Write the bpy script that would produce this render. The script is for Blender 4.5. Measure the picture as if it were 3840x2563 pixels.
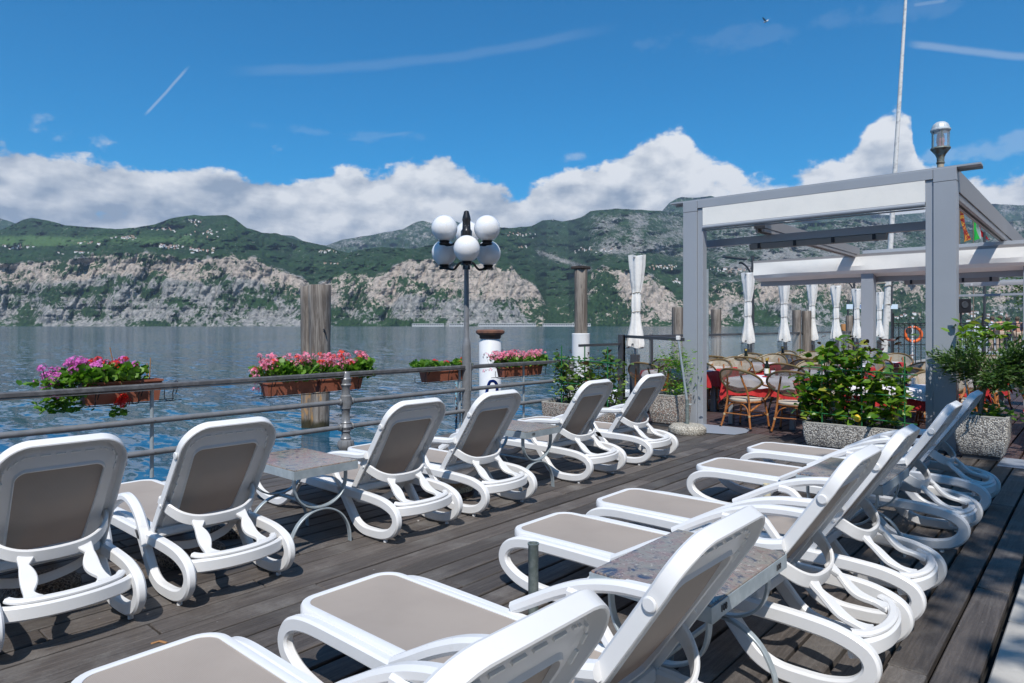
import bpy, math, random
import numpy as np
from mathutils import Vector, Matrix, Euler

random.seed(7)
rng = np.random.default_rng(11)
sc = bpy.context.scene
for o in list(bpy.data.objects):
    bpy.data.objects.remove(o)
C = sc.collection
PI = math.pi

# ------------------------------------------------------------------ camera
FP, HY, CH = 2530.0, 1223.0, 1.5          # focal length and horizon in photograph pixels, eye height
YAW = math.atan(2230 / 2530)
ca, sa = math.cos(YAW), math.sin(YAW)
cam_d = bpy.data.cameras.new('camera')
cam = bpy.data.objects.new('camera', cam_d)
C.objects.link(cam)
cam.location = (0, 0, CH)
cam.rotation_euler = (PI / 2, 0, YAW - PI / 2)
cam_d.sensor_width = 36
cam_d.lens = 36 * FP / 3840
cam_d.shift_y = -(1281.5 - HY) / 3840
cam_d.clip_start = 0.05
cam_d.clip_end = 60000
sc.camera = cam

def at(px, py, D):
    t = (px - 1920) / FP
    return Vector((D * (ca + t * sa), D * (sa - t * ca), CH - (py - HY) / FP * D))

# ------------------------------------------------------------------ node helpers
def N(nt, typ, loc=None, **kw):
    n = nt.nodes.new(typ)
    for k, v in kw.items():
        if k.startswith('i_'):
            n.inputs[k[2:].replace('_', ' ')].default_value = v
        else:
            setattr(n, k, v)
    return n

def M(nt, op, a, b=None, c=None, clamp=False):
    n = nt.nodes.new('ShaderNodeMath'); n.operation = op; n.use_clamp = clamp
    for i, v in enumerate((a, b, c)):
        if v is None: continue
        if isinstance(v, (int, float)): n.inputs[i].default_value = v
        else: nt.links.new(v, n.inputs[i])
    return n.outputs[0]

def MIX(nt, f, a, b, blend='MIX'):
    n = nt.nodes.new('ShaderNodeMix'); n.data_type = 'RGBA'; n.blend_type = blend
    for s, v in ((n.inputs[0], f), (n.inputs[6], a), (n.inputs[7], b)):
        if isinstance(v, (int, float)): s.default_value = v
        elif isinstance(v, tuple): s.default_value = v if len(v) == 4 else (*v, 1)
        else: nt.links.new(v, s)
    return n.outputs[2]

def SS(nt, x, lo, hi):
    n = nt.nodes.new('ShaderNodeMapRange'); n.interpolation_type = 'SMOOTHSTEP'
    if isinstance(x, (int, float)): n.inputs[0].default_value = x
    else: nt.links.new(x, n.inputs[0])
    n.inputs[1].default_value = lo; n.inputs[2].default_value = hi
    return n.outputs[0]

def NOISE(nt, vec, scale, detail=4, rough=0.5, dist=0.0, color=False):
    n = nt.nodes.new('ShaderNodeTexNoise')
    n.inputs['Scale'].default_value = scale; n.inputs['Detail'].default_value = detail
    n.inputs['Roughness'].default_value = rough; n.inputs['Distortion'].default_value = dist
    if vec is not None: nt.links.new(vec, n.inputs['Vector'])
    return n.outputs['Color'] if color else n.outputs['Fac']

# ------------------------------------------------------------------ world: sky + clouds
SUN_EL = math.radians(54.6)
SDX, SDY = -0.55, -0.45                   # horizontal direction towards the sun
world = bpy.data.worlds.new('World'); sc.world = world
world.use_nodes = True
wt = world.node_tree
bg = wt.nodes['Background']; bg.inputs[1].default_value = 0.1
sky = wt.nodes.new('ShaderNodeTexSky'); sky.sky_type = 'NISHITA'
sky.sun_disc = False; sky.sun_elevation = SUN_EL
sky.sun_rotation = math.atan2(SDX, SDY)
sky.altitude = 100; sky.air_density = 1.0; sky.dust_density = 0.3; sky.ozone_density = 3.0
tc = wt.nodes.new('ShaderNodeTexCoord')
gen = tc.outputs['Generated']
sep = wt.nodes.new('ShaderNodeSeparateXYZ'); wt.links.new(gen, sep.inputs[0])
fx = M(wt, 'ADD', M(wt, 'MULTIPLY', sep.outputs[0], ca), M(wt, 'MULTIPLY', sep.outputs[1], sa))
rx = M(wt, 'SUBTRACT', M(wt, 'MULTIPLY', sep.outputs[0], sa), M(wt, 'MULTIPLY', sep.outputs[1], ca))
az = M(wt, 'ARCTAN2', rx, fx)             # azimuth, zero along the lake view
hl = M(wt, 'SQRT', M(wt, 'ADD', M(wt, 'MULTIPLY', fx, fx), M(wt, 'MULTIPLY', rx, rx)))
el = M(wt, 'ARCTAN2', sep.outputs[2], hl)
cloud_pts = [(-300, 600), (0, 540), (100, 560), (262, 575), (330, 590), (458, 620), (700, 628), (900, 650), (1060, 655),
             (1250, 640), (1480, 622), (1560, 600), (1650, 580), (1720, 610), (1815, 672), (1960, 700), (2109, 655), (2250, 610), (2355, 560),
             (2400, 530), (2460, 492), (2530, 470), (2600, 530), (2690, 590), (2860, 628), (3025, 625), (3150, 590), (3225, 520),
             (3275, 450), (3340, 430), (3410, 450), (3430, 520), (3450, 600), (3560, 670), (3700, 665), (3840, 640), (4100, 600)]
def azel(px, py):
    t = (px - 1920) / FP
    return math.atan(t), math.atan((HY - py) / FP / math.sqrt(1 + t * t))
fc = wt.nodes.new('ShaderNodeFloatCurve')
fn_in = M(wt, 'ADD', M(wt, 'DIVIDE', az, 1.8), 0.5, clamp=True)
wt.links.new(fn_in, fc.inputs['Value'])
cm = fc.mapping; cur = cm.curves[0]
pts = [(azel(px, py)[0] / 1.8 + 0.5, azel(px, py)[1] / 0.4) for px, py in cloud_pts]
cur.points[0].location = (0.0, 0.5); cur.points[1].location = (1.0, 0.5)
for x, y in pts:
    cur.points.new(x, y)
cm.update()
top = M(wt, 'MULTIPLY', fc.outputs[0], 0.4)
mp = wt.nodes.new('ShaderNodeMapping'); wt.links.new(gen, mp.inputs[0])
mp.inputs['Scale'].default_value = (1, 1, 1.5)
mv = mp.outputs[0]
n_edge = NOISE(wt, mv, 17, 10, 0.56)
off = wt.nodes.new('ShaderNodeVectorMath'); off.operation = 'ADD'; off.inputs[1].default_value = (-0.010, -0.002, 0.026); wt.links.new(mv, off.inputs[0])
n_off = NOISE(wt, off.outputs[0], 17, 4, 0.5)
n_low = NOISE(wt, mv, 17, 4, 0.5)
n_big = NOISE(wt, mv, 5, 6, 0.55)
mps = wt.nodes.new('ShaderNodeMapping'); wt.links.new(gen, mps.inputs[0]); mps.inputs['Scale'].default_value = (1, 1, 3.2)
n_shade = NOISE(wt, mps.outputs[0], 6, 9, 0.56)
d_edge = M(wt, 'SUBTRACT', top, el)
d_edge = M(wt, 'ADD', d_edge, M(wt, 'MULTIPLY', M(wt, 'SUBTRACT', n_edge, 0.5), 0.095))
cov = SS(wt, d_edge, -0.003, 0.009)
gap = SS(wt, M(wt, 'ADD', n_big, M(wt, 'MULTIPLY', n_edge, 0.3)), 0.44, 0.52)      # a few blue openings low in the bank
cov = M(wt, 'MULTIPLY', cov, M(wt, 'MAXIMUM', gap, SS(wt, el, 0.17, 0.05)), clamp=True)
# small loose clouds above the bank
n_l = NOISE(wt, mv, 9, 7, 0.62, 0.4)
def puff(px, py, rxp, ryp, k):
    a0, e0 = azel(px, py)
    dx = M(wt, 'DIVIDE', M(wt, 'SUBTRACT', az, a0), rxp / FP)
    dy = M(wt, 'DIVIDE', M(wt, 'SUBTRACT', el, e0), ryp / FP)
    r2 = M(wt, 'ADD', M(wt, 'MULTIPLY', dx, dx), M(wt, 'MULTIPLY', dy, dy))
    v = M(wt, 'SUBTRACT', 1.0, M(wt, 'SQRT', r2))
    v = M(wt, 'ADD', v, M(wt, 'MULTIPLY', M(wt, 'SUBTRACT', n_edge, 0.5), 5.0))
    return M(wt, 'MULTIPLY', SS(wt, v, 0.15, 0.95), k)
pf = puff(1045, 565, 60, 38, 0.75)
for a in ((430, 535, 90, 42, 0.7), (215, 520, 80, 45, 0.4), (2150, 585, 90, 28, 0.35), (1250, 500, 300, 22, 0.09),
          (3700, 560, 300, 40, 0.25), (3100, 90, 600, 50, 0.06)):
    pf = M(wt, 'MAXIMUM', pf, puff(*a))
# contrails
def streak(p0, p1, w, k):
    (a0, e0), (a1, e1) = azel(*p0), azel(*p1)
    L = math.hypot(a1 - a0, e1 - e0); ux, uy = (a1 - a0) / L, (e1 - e0) / L
    dx = M(wt, 'SUBTRACT', az, a0); dy = M(wt, 'SUBTRACT', el, e0)
    al = M(wt, 'DIVIDE', M(wt, 'ADD', M(wt, 'MULTIPLY', dx, ux), M(wt, 'MULTIPLY', dy, uy)), L)
    ac = M(wt, 'ABSOLUTE', M(wt, 'ADD', M(wt, 'SUBTRACT', M(wt, 'MULTIPLY', dx, -uy), M(wt, 'MULTIPLY', dy, -ux)),
                             M(wt, 'MULTIPLY', M(wt, 'SUBTRACT', n_edge, 0.5), w / FP)))
    m = SS(wt, ac, w / FP, w / FP * 0.2)
    m = M(wt, 'MULTIPLY', m, M(wt, 'MULTIPLY', SS(wt, al, -0.02, 0.12), SS(wt, al, 1.02, 0.8)))
    return M(wt, 'MULTIPLY', m, k)
st = streak((540, 435), (712, 246), 6, 0.30)
for a in (((850, 270), (2330, 96), 24, 0.075), ((3400, 165), (4000, 225), 15, 0.26), ((3420, 20), (3560, 0), 8, 0.2),
          ((1300, 525), (1560, 495), 9, 0.10)):
    st = M(wt, 'MAXIMUM', st, streak(*a))
# cloud brightness: sunlit towers near the upper rim, blue-grey bases below
depth = SS(wt, d_edge, 0.0, 0.09)
bill = M(wt, 'MULTIPLY', M(wt, 'SUBTRACT', n_low, n_off), 2.6)
br = M(wt, 'ADD', M(wt, 'ADD', M(wt, 'MULTIPLY', M(wt, 'SUBTRACT', n_shade, 0.5), 2.6), bill), M(wt, 'SUBTRACT', 0.84, M(wt, 'MULTIPLY', depth, 0.36)))
azr = SS(wt, az, -0.60, 0.25)
br = M(wt, 'ADD', br, M(wt, 'MULTIPLY', M(wt, 'SUBTRACT', azr, 0.75), 0.34), clamp=True)
ccol = MIX(wt, br, (3.2, 4.0, 5.2), (8.6, 8.9, 9.3))
skyc = MIX(wt, 1.0, sky.outputs[0], (0.09, 0.93, 1.36), 'MULTIPLY')
col = MIX(wt, M(wt, 'MAXIMUM', pf, st), skyc, (7.2, 7.8, 8.6))
col = MIX(wt, cov, col, ccol)
wt.links.new(col, bg.inputs[0])

# ------------------------------------------------------------------ sun
sl = bpy.data.lights.new('sun', 'SUN'); sl.energy = 4.9; sl.angle = math.radians(0.53); sl.color = (1.0, 0.955, 0.9)
sun = bpy.data.objects.new('sun', sl); C.objects.link(sun)
hlen = math.hypot(SDX, SDY)
sd = Vector((SDX / hlen * math.cos(SUN_EL), SDY / hlen * math.cos(SUN_EL), math.sin(SUN_EL)))
sun.rotation_euler = sd.to_track_quat('Z', 'Y').to_euler()
sun.location = (0, 0, 30)

sc.view_settings.view_transform = 'Standard'; sc.view_settings.look = 'None'
sc.view_settings.exposure = 0; sc.view_settings.gamma = 1; sc.view_settings.use_curve_mapping = False
sc.render.engine = 'CYCLES'
sc.cycles.max_bounces = 8; sc.cycles.transparent_max_bounces = 16; sc.cycles.volume_bounces = 0

# ------------------------------------------------------------------ materials
def mat(name, color, rough=0.5, metal=0.0, spec=0.5, bump=None, var=None, dirt=None, trans=0.0, coat=0.0, objrand=0.0):
    m = bpy.data.materials.new(name); m.use_nodes = True; nt = m.node_tree
    b = nt.nodes['Principled BSDF']
    b.inputs['Roughness'].default_value = rough; b.inputs['Metallic'].default_value = metal
    b.inputs['Specular IOR Level'].default_value = spec
    b.inputs['Coat Weight'].default_value = coat
    t = nt.nodes.new('ShaderNodeTexCoord'); oc = t.outputs['Object']
    c = None
    if var:                                # (scale, second colour, low, high)
        c = MIX(nt, SS(nt, NOISE(nt, oc, var[0], 5, 0.6), var[2], var[3]), color, var[1])
    if dirt:                               # (scale, colour, low, high)
        c = MIX(nt, SS(nt, NOISE(nt, oc, dirt[0], 8, 0.7, 0.4), dirt[2], dirt[3]), c if c else color, dirt[1])
    if objrand:
        oi = nt.nodes.new('ShaderNodeObjectInfo')
        h = nt.nodes.new('ShaderNodeHueSaturation')
        nt.links.new(M(nt, 'ADD', M(nt, 'MULTIPLY', oi.outputs['Random'], objrand), 1 - objrand / 2), h.inputs['Value'])
        if c: nt.links.new(c, h.inputs['Color'])
        else: h.inputs['Color'].default_value = (*color, 1)
        c = h.outputs[0]
    if c: nt.links.new(c, b.inputs['Base Color'])
    else: b.inputs['Base Color'].default_value = (*color, 1)
    if bump:                               # (scale, strength, distance)
        bp = nt.nodes.new('ShaderNodeBump'); bp.inputs['Strength'].default_value = bump[1]; bp.inputs['Distance'].default_value = bump[2]
        nt.links.new(NOISE(nt, oc, bump[0], 5, 0.6), bp.inputs['Height'])
        nt.links.new(bp.outputs[0], b.inputs['Normal'])
    if trans:
        out = nt.nodes['Material Output']
        tr = nt.nodes.new('ShaderNodeBsdfTranslucent')
        if c: nt.links.new(c, tr.inputs[0])
        else: tr.inputs[0].default_value = (*color, 1)
        mx = nt.nodes.new('ShaderNodeMixShader'); mx.inputs[0].default_value = trans
        nt.links.new(b.outputs[0], mx.inputs[1]); nt.links.new(tr.outputs[0], mx.inputs[2])
        nt.links.new(mx.outputs[0], out.inputs[0])
    return m

def glass_mat(name, tint=(0.85, 0.93, 0.95), rough=0.02, alpha=0.16):
    m = bpy.data.materials.new(name); m.use_nodes = True; nt = m.node_tree
    b = nt.nodes['Principled BSDF']; b.inputs['Base Color'].default_value = (*tint, 1)
    b.inputs['Roughness'].default_value = rough; b.inputs['Alpha'].default_value = alpha
    return m

WHITE = mat('white_plastic', (0.77, 0.77, 0.77), 0.34, spec=0.5, var=(3.0, (0.73, 0.735, 0.735), 0.35, 0.7),
            dirt=(7.0, (0.58, 0.555, 0.50), 0.60, 0.80), bump=(240, 0.04, 0.001))
CLIPW = mat('white_clip_plastic', (0.82, 0.82, 0.8), 0.4)
GALV = mat('galvanised_steel', (0.36, 0.42, 0.45), 0.42, 0.35, var=(14, (0.46, 0.52, 0.55), 0.35, 0.7),
           dirt=(30, (0.20, 0.13, 0.08), 0.72, 0.80), bump=(60, 0.1, 0.002))
GALVD = mat('dull_galvanised_tube', (0.17, 0.21, 0.20), 0.5, 0.3, var=(25, (0.27, 0.31, 0.30), 0.4, 0.7))
RAIL = mat('grey_railing_paint', (0.24, 0.245, 0.255), 0.38, 0.25, var=(10, (0.19, 0.195, 0.20), 0.4, 0.7),
           dirt=(40, (0.30, 0.22, 0.15), 0.76, 0.86), bump=(45, 0.18, 0.003))
RAILT = mat('dark_grey_top_rail_paint', (0.10, 0.10, 0.105), 0.5, 0.1, var=(18, (0.16, 0.16, 0.165), 0.4, 0.7), bump=(30, 0.25, 0.004))
BLACK = mat('black_iron', (0.02, 0.02, 0.024), 0.42, 0.2, bump=(60, 0.1, 0.002))
DARKF = mat('anthracite_frame', (0.055, 0.06, 0.068), 0.4, 0.2, var=(6, (0.075, 0.08, 0.09), 0.4, 0.7))
PERG = mat('grey_aluminium_paint', (0.36, 0.385, 0.42), 0.40, 0.1, var=(1.6, (0.34, 0.365, 0.40), 0.35, 0.7), bump=(3, 0.02, 0.01))
PERGD = mat('bare_aluminium_profile', (0.33, 0.31, 0.30), 0.42, 0.4)
BLIND = mat('cream_blind_fabric', (0.86, 0.84, 0.79), 0.8, var=(2.5, (0.80, 0.79, 0.75), 0.4, 0.75), bump=(4, 0.25, 0.02))
TUBEW = mat('white_parasol_canvas', (0.78, 0.77, 0.74), 0.8, var=(5, (0.66, 0.65, 0.62), 0.45, 0.75), bump=(14, 0.35, 0.02))
TERRA = mat('terracotta_plastic', (0.36, 0.125, 0.075), 0.55, var=(8, (0.29, 0.10, 0.06), 0.4, 0.7), bump=(30, 0.1, 0.003))
SOIL = mat('potting_soil', (0.05, 0.036, 0.026), 0.95, bump=(40, 0.8, 0.02))
BAMB = mat('honey_rattan_cane', (0.40, 0.155, 0.045), 0.3, var=(22, (0.26, 0.09, 0.028), 0.4, 0.65), bump=(50, 0.1, 0.002))
RIM = mat('brown_green_chair_rim', (0.16, 0.095, 0.035), 0.35, var=(9, (0.13, 0.125, 0.05), 0.4, 0.7))
CUSH = mat('beige_seat_pad', (0.46, 0.40, 0.32), 0.85, bump=(120, 0.2, 0.002))
REDC = mat('red_tablecloth', (0.56, 0.028, 0.030), 0.75, var=(26, (0.46, 0.02, 0.022), 0.45, 0.6), bump=(9, 0.5, 0.02))
WHTC = mat('white_table_topper', (0.80, 0.76, 0.80), 0.8, bump=(6, 0.25, 0.01))
BOTT = mat('dark_bottle_glass', (0.008, 0.012, 0.006), 0.08)
CAPY = mat('gold_bottle_cap', (0.65, 0.45, 0.08), 0.35, 0.4)
LABY = mat('pale_bottle_label', (0.7, 0.7, 0.62), 0.6)
LABG = mat('yellow_green_bottle_label', (0.42, 0.48, 0.08), 0.6)
SHAK = glass_mat('shaker_glass', (0.8, 0.85, 0.88), 0.05, 0.45)
GLASS = glass_mat('windbreak_glass', (0.80, 0.90, 0.92), 0.02, 0.13)
GLOBE = mat('opal_globe', (0.80, 0.80, 0.80), 0.16, spec=0.6, coat=0.3)
LAMPB = mat('black_lamp_casting', (0.022, 0.022, 0.024), 0.33, 0.3, bump=(50, 0.15, 0.003))
ORNG = mat('orange_life_ring', (0.80, 0.15, 0.03), 0.5)
BLUET = mat('blue_ladder_tube', (0.012, 0.085, 0.45), 0.35)
BLUEP = mat('peeling_pale_blue_paint', (0.25, 0.5, 0.62), 0.6, dirt=(22, (0.22, 0.09, 0.04), 0.47, 0.56))
RUST = mat('rusted_iron_cap', (0.11, 0.052, 0.038), 0.75, var=(7, (0.19, 0.085, 0.05), 0.4, 0.65), dirt=(14, (0.45, 0.30, 0.10), 0.66, 0.74), bump=(35, 0.5, 0.01))
WPAINT = mat('weathered_white_paint', (0.78, 0.78, 0.78), 0.45, var=(2.5, (0.68, 0.70, 0.71), 0.4, 0.7), dirt=(14, (0.42, 0.38, 0.32), 0.70, 0.80), bump=(16, 0.25, 0.01))
GREENP = mat('green_trellis_stake', (0.02, 0.14, 0.045), 0.4)
CANE = mat('dry_cane_stick', (0.36, 0.18, 0.07), 0.7)
BARK = mat('pale_olive_bark', (0.22, 0.18, 0.14), 0.85, var=(40, (0.13, 0.10, 0.08), 0.4, 0.7), bump=(60, 0.5, 0.005))
STEM = mat('green_brown_stem', (0.07, 0.075, 0.03), 0.7)
STRAW = mat('speckled_base_grit', (0.45, 0.37, 0.24), 0.9, var=(70, (0.14, 0.11, 0.07), 0.5, 0.6), bump=(90, 0.6, 0.004))
PIPEC = mat('cream_pvc_pipe', (0.66, 0.60, 0.44), 0.5, dirt=(20, (0.2, 0.15, 0.08), 0.68, 0.76))
LANT = mat('verdigris_lantern_metal', (0.24, 0.30, 0.28), 0.55, 0.3, var=(8, (0.19, 0.14, 0.09), 0.4, 0.65))
LANTD = mat('pale_zinc_dome', (0.55, 0.58, 0.58), 0.45, 0.2)
LANTR = mat('pink_glass_burner', (0.42, 0.16, 0.13), 0.4)
CLEAR = glass_mat('lantern_glass', (0.7, 0.8, 0.9), 0.02, 0.22)
INK = mat('black_marker_ink', (0.02, 0.02, 0.025), 0.6)
SIGNW = mat('pale_blue_sign_board', (0.62, 0.74, 0.84), 0.5)
SIGNB = mat('blue_sign_lettering', (0.02, 0.08, 0.35), 0.5)
LUMW = mat('grey_lamp_housing', (0.55, 0.56, 0.57), 0.4)
LUMD = mat('dusty_lamp_housing', (0.28, 0.27, 0.26), 0.5)
FG = mat('green_flag_cloth', (0.02, 0.52, 0.07), 0.7, trans=0.35)
FW = mat('white_flag_cloth', (0.75, 0.75, 0.75), 0.7, trans=0.35)
FR = mat('red_flag_cloth', (0.55, 0.02, 0.03), 0.7, trans=0.35)
FV = mat('red_and_gold_flag_cloth', (0.33, 0.02, 0.02), 0.7, var=(7, (0.70, 0.36, 0.05), 0.5, 0.56), trans=0.25)
SKIN = mat('skin', (0.52, 0.28, 0.19), 0.6)
HAIR = mat('grey_brown_hair', (0.10, 0.07, 0.05), 0.8)
NAVY = mat('navy_quilted_cloth', (0.018, 0.026, 0.065), 0.7)
SHIRT = mat('pale_blue_shirt_cloth', (0.50, 0.60, 0.75), 0.8)
BEIGE = mat('beige_trouser_cloth', (0.42, 0.32, 0.24), 0.8)
LEMON = mat('yellow_lemon_peel', (0.70, 0.48, 0.03), 0.45, bump=(120, 0.4, 0.003))
STEELP = mat('brushed_floor_plate', (0.36, 0.40, 0.46), 0.45, 0.3, dirt=(9, (0.6, 0.58, 0.45), 0.72, 0.78))
MAST = mat('white_painted_timber', (0.66, 0.65, 0.62), 0.6, var=(7, (0.45, 0.45, 0.44), 0.48, 0.66))
ROPE = mat('grey_rope', (0.3, 0.27, 0.22), 0.9)

def fabric():
    m = bpy.data.materials.new('taupe_sling_mesh'); m.use_nodes = True; nt = m.node_tree
    b = nt.nodes['Principled BSDF']; b.inputs['Roughness'].default_value = 0.72
    t = nt.nodes.new('ShaderNodeTexCoord'); oc = t.outputs['Object']
    w = nt.nodes.new('ShaderNodeTexWave'); w.wave_type = 'BANDS'; w.bands_direction = 'X'; w.inputs['Scale'].default_value = 58
    nt.links.new(oc, w.inputs['Vector'])
    v = nt.nodes.new('ShaderNodeTexWave'); v.wave_type = 'BANDS'; v.bands_direction = 'Y'; v.inputs['Scale'].default_value = 90
    nt.links.new(oc, v.inputs['Vector'])
    base = MIX(nt, SS(nt, NOISE(nt, oc, 4, 4), 0.35, 0.7), (0.455, 0.39, 0.335), (0.415, 0.355, 0.305))
    c = MIX(nt, M(nt, 'MULTIPLY', M(nt, 'ADD', w.outputs['Fac'], v.outputs['Fac']), 0.17), base, (0.30, 0.26, 0.23))
    nt.links.new(c, b.inputs['Base Color'])
    bp = nt.nodes.new('ShaderNodeBump'); bp.inputs['Strength'].default_value = 0.3; bp.inputs['Distance'].default_value = 0.001
    nt.links.new(w.outputs['Fac'], bp.inputs['Height']); nt.links.new(bp.outputs[0], b.inputs['Normal'])
    tr = nt.nodes.new('ShaderNodeBsdfTranslucent'); tr.inputs[0].default_value = (0.22, 0.135, 0.10, 1)
    mx = nt.nodes.new('ShaderNodeMixShader'); mx.inputs[0].default_value = 0.16
    nt.links.new(b.outputs[0], mx.inputs[1]); nt.links.new(tr.outputs[0], mx.inputs[2])
    nt.links.new(mx.outputs[0], nt.nodes['Material Output'].inputs[0])
    return m
SLING = fabric()

def wicker():
    m = mat('woven_beige_wicker', (0.38, 0.325, 0.24), 0.75, objrand=0.12)
    nt = m.node_tree; b = nt.nodes['Principled BSDF']
    t = nt.nodes.new('ShaderNodeTexCoord')
    ck = nt.nodes.new('ShaderNodeTexChecker'); ck.inputs['Scale'].default_value = 150
    nt.links.new(t.outputs['Object'], ck.inputs['Vector'])
    bp = nt.nodes.new('ShaderNodeBump'); bp.inputs['Strength'].default_value = 0.3; bp.inputs['Distance'].default_value = 0.001
    nt.links.new(ck.outputs['Fac'], bp.inputs['Height']); nt.links.new(bp.outputs[0], b.inputs['Normal'])
    out = nt.nodes['Material Output']
    tp = nt.nodes.new('ShaderNodeBsdfTransparent'); mx = nt.nodes.new('ShaderNodeMixShader'); mx.inputs[0].default_value = 0.32
    nt.links.new(b.outputs[0], mx.inputs[1]); nt.links.new(tp.outputs[0], mx.inputs[2]); nt.links.new(mx.outputs[0], out.inputs[0])
    return m
WICK = wicker()

def deck_mat(name, c1, c2, c3):
    m = bpy.data.materials.new(name); m.use_nodes = True; nt = m.node_tree
    b = nt.nodes['Principled BSDF']; b.inputs['Roughness'].default_value = 0.62
    t = nt.nodes.new('ShaderNodeTexCoord'); oi = nt.nodes.new('ShaderNodeObjectInfo')
    ad = nt.nodes.new('ShaderNodeVectorMath'); ad.operation = 'ADD'
    cmb = nt.nodes.new('ShaderNodeCombineXYZ')
    nt.links.new(M(nt, 'MULTIPLY', oi.outputs['Random'], 37.0), cmb.inputs[0]); nt.links.new(M(nt, 'MULTIPLY', oi.outputs['Random'], 91.0), cmb.inputs[1])
    nt.links.new(t.outputs['Object'], ad.inputs[0]); nt.links.new(cmb.outputs[0], ad.inputs[1])
    mp = nt.nodes.new('ShaderNodeMapping'); mp.inputs['Scale'].default_value = (1.4, 34, 34); nt.links.new(ad.outputs[0], mp.inputs[0])
    grain = NOISE(nt, mp.outputs[0], 1.0, 8, 0.62, 1.2)
    mp2 = nt.nodes.new('ShaderNodeMapping'); mp2.inputs['Scale'].default_value = (3.5, 11, 11); nt.links.new(ad.outputs[0], mp2.inputs[0])
    rings = NOISE(nt, mp2.outputs[0], 1.0, 2, 0.5, 2.4)
    rr = M(nt, 'FRACT', M(nt, 'MULTIPLY', rings, 11.0))
    wear = NOISE(nt, ad.outputs[0], 2.2, 7, 0.65, 0.3)
    base = MIX(nt, SS(nt, grain, 0.30, 0.72), c1, c2)
    base = MIX(nt, M(nt, 'MULTIPLY', SS(nt, wear, 0.47, 0.72), 0.75), base, c3)
    base = MIX(nt, M(nt, 'MULTIPLY', SS(nt, rr, 0.0, 1.0), 0.28), base, tuple(v * 0.55 for v in c1))
    chip = M(nt, 'MULTIPLY', SS(nt, NOISE(nt, mp2.outputs[0], 2.2, 6, 0.8, 0.5), 0.66, 0.73), 0.7)
    base = MIX(nt, chip, base, (0.26, 0.15, 0.10))
    spot = SS(nt, NOISE(nt, ad.outputs[0], 26, 2, 0.4), 0.76, 0.80)
    base = MIX(nt, M(nt, 'MULTIPLY', spot, 0.7), base, (0.42, 0.41, 0.40))
    h = nt.nodes.new('ShaderNodeHueSaturation')
    nt.links.new(M(nt, 'ADD', M(nt, 'MULTIPLY', oi.outputs['Random'], 0.60), 0.70), h.inputs['Value']); nt.links.new(base, h.inputs['Color'])
    nt.links.new(h.outputs[0], b.inputs['Base Color'])
    bp = nt.nodes.new('ShaderNodeBump'); bp.inputs['Strength'].default_value = 0.55; bp.inputs['Distance'].default_value = 0.004
    nt.links.new(M(nt, 'ADD', grain, M(nt, 'MULTIPLY', rr, 0.3)), bp.inputs['Height']); nt.links.new(bp.outputs[0], b.inputs['Normal'])
    nt.links.new(M(nt, 'ADD', M(nt, 'MULTIPLY', wear, 0.3), 0.42), b.inputs['Roughness'])
    return m
DECK = deck_mat('weathered_dark_deck_timber', (0.066, 0.056, 0.050), (0.130, 0.112, 0.100), (0.185, 0.172, 0.158))
DECKR = deck_mat('reddish_deck_timber', (0.060, 0.034, 0.034), (0.105, 0.068, 0.062), (0.125, 0.098, 0.090))

def pebble_mat(name, cols, scale=75):
    m = bpy.data.materials.new(name); m.use_nodes = True; nt = m.node_tree
    b = nt.nodes['Principled BSDF']; b.inputs['Roughness'].default_value = 0.7
    t = nt.nodes.new('ShaderNodeTexCoord')
    v = nt.nodes.new('ShaderNodeTexVoronoi'); v.inputs['Scale'].default_value = scale; nt.links.new(t.outputs['Object'], v.inputs['Vector'])
    r = nt.nodes.new('ShaderNodeValToRGB'); r.color_ramp.interpolation = 'CONSTANT'
    s = nt.nodes.new('ShaderNodeSeparateColor'); nt.links.new(v.outputs['Color'], s.inputs[0]); nt.links.new(s.outputs[0], r.inputs[0])
    e = r.color_ramp.elements
    e[0].color = (*cols[0], 1); e[1].position = 1.0 / len(cols); e[1].color = (*cols[1], 1)
    for i, c in enumerate(cols[2:], 2):
        q = e.new(i / len(cols)); q.color = (*c, 1)
    c = MIX(nt, SS(nt, v.outputs['Distance'], 0.48, 0.70), r.outputs[0], (0.22, 0.20, 0.175))
    nt.links.new(c, b.inputs['Base Color'])
    bp = nt.nodes.new('ShaderNodeBump'); bp.inputs['Strength'].default_value = 1.0; bp.inputs['Distance'].default_value = 0.006
    nt.links.new(M(nt, 'SUBTRACT', 1.0, v.outputs['Distance']), bp.inputs['Height']); nt.links.new(bp.outputs[0], b.inputs['Normal'])
    return m
PEB1 = pebble_mat('exposed_aggregate_warm', [(0.60, 0.52, 0.44), (0.42, 0.36, 0.30), (0.70, 0.66, 0.60), (0.34, 0.20, 0.15), (0.55, 0.50, 0.45), (0.16, 0.15, 0.15)], 70)
PEB2 = pebble_mat('exposed_aggregate_grey', [(0.66, 0.62, 0.55), (0.44, 0.42, 0.38), (0.76, 0.73, 0.66), (0.20, 0.19, 0.19), (0.56, 0.52, 0.46)], 70)
PEB3 = pebble_mat('exposed_aggregate_cream', [(0.58, 0.54, 0.45), (0.46, 0.42, 0.34), (0.66, 0.62, 0.54), (0.28, 0.25, 0.20), (0.52, 0.48, 0.40)], 80)
CONC = mat('pale_concrete_lip', (0.42, 0.41, 0.37), 0.8, bump=(60, 0.3, 0.003))
STONE = mat('pale_paving_stone', (0.50, 0.48, 0.44), 0.75, var=(3, (0.38, 0.365, 0.34), 0.35, 0.7), dirt=(13, (0.20, 0.17, 0.14), 0.66, 0.76), bump=(30, 0.4, 0.006))

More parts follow.
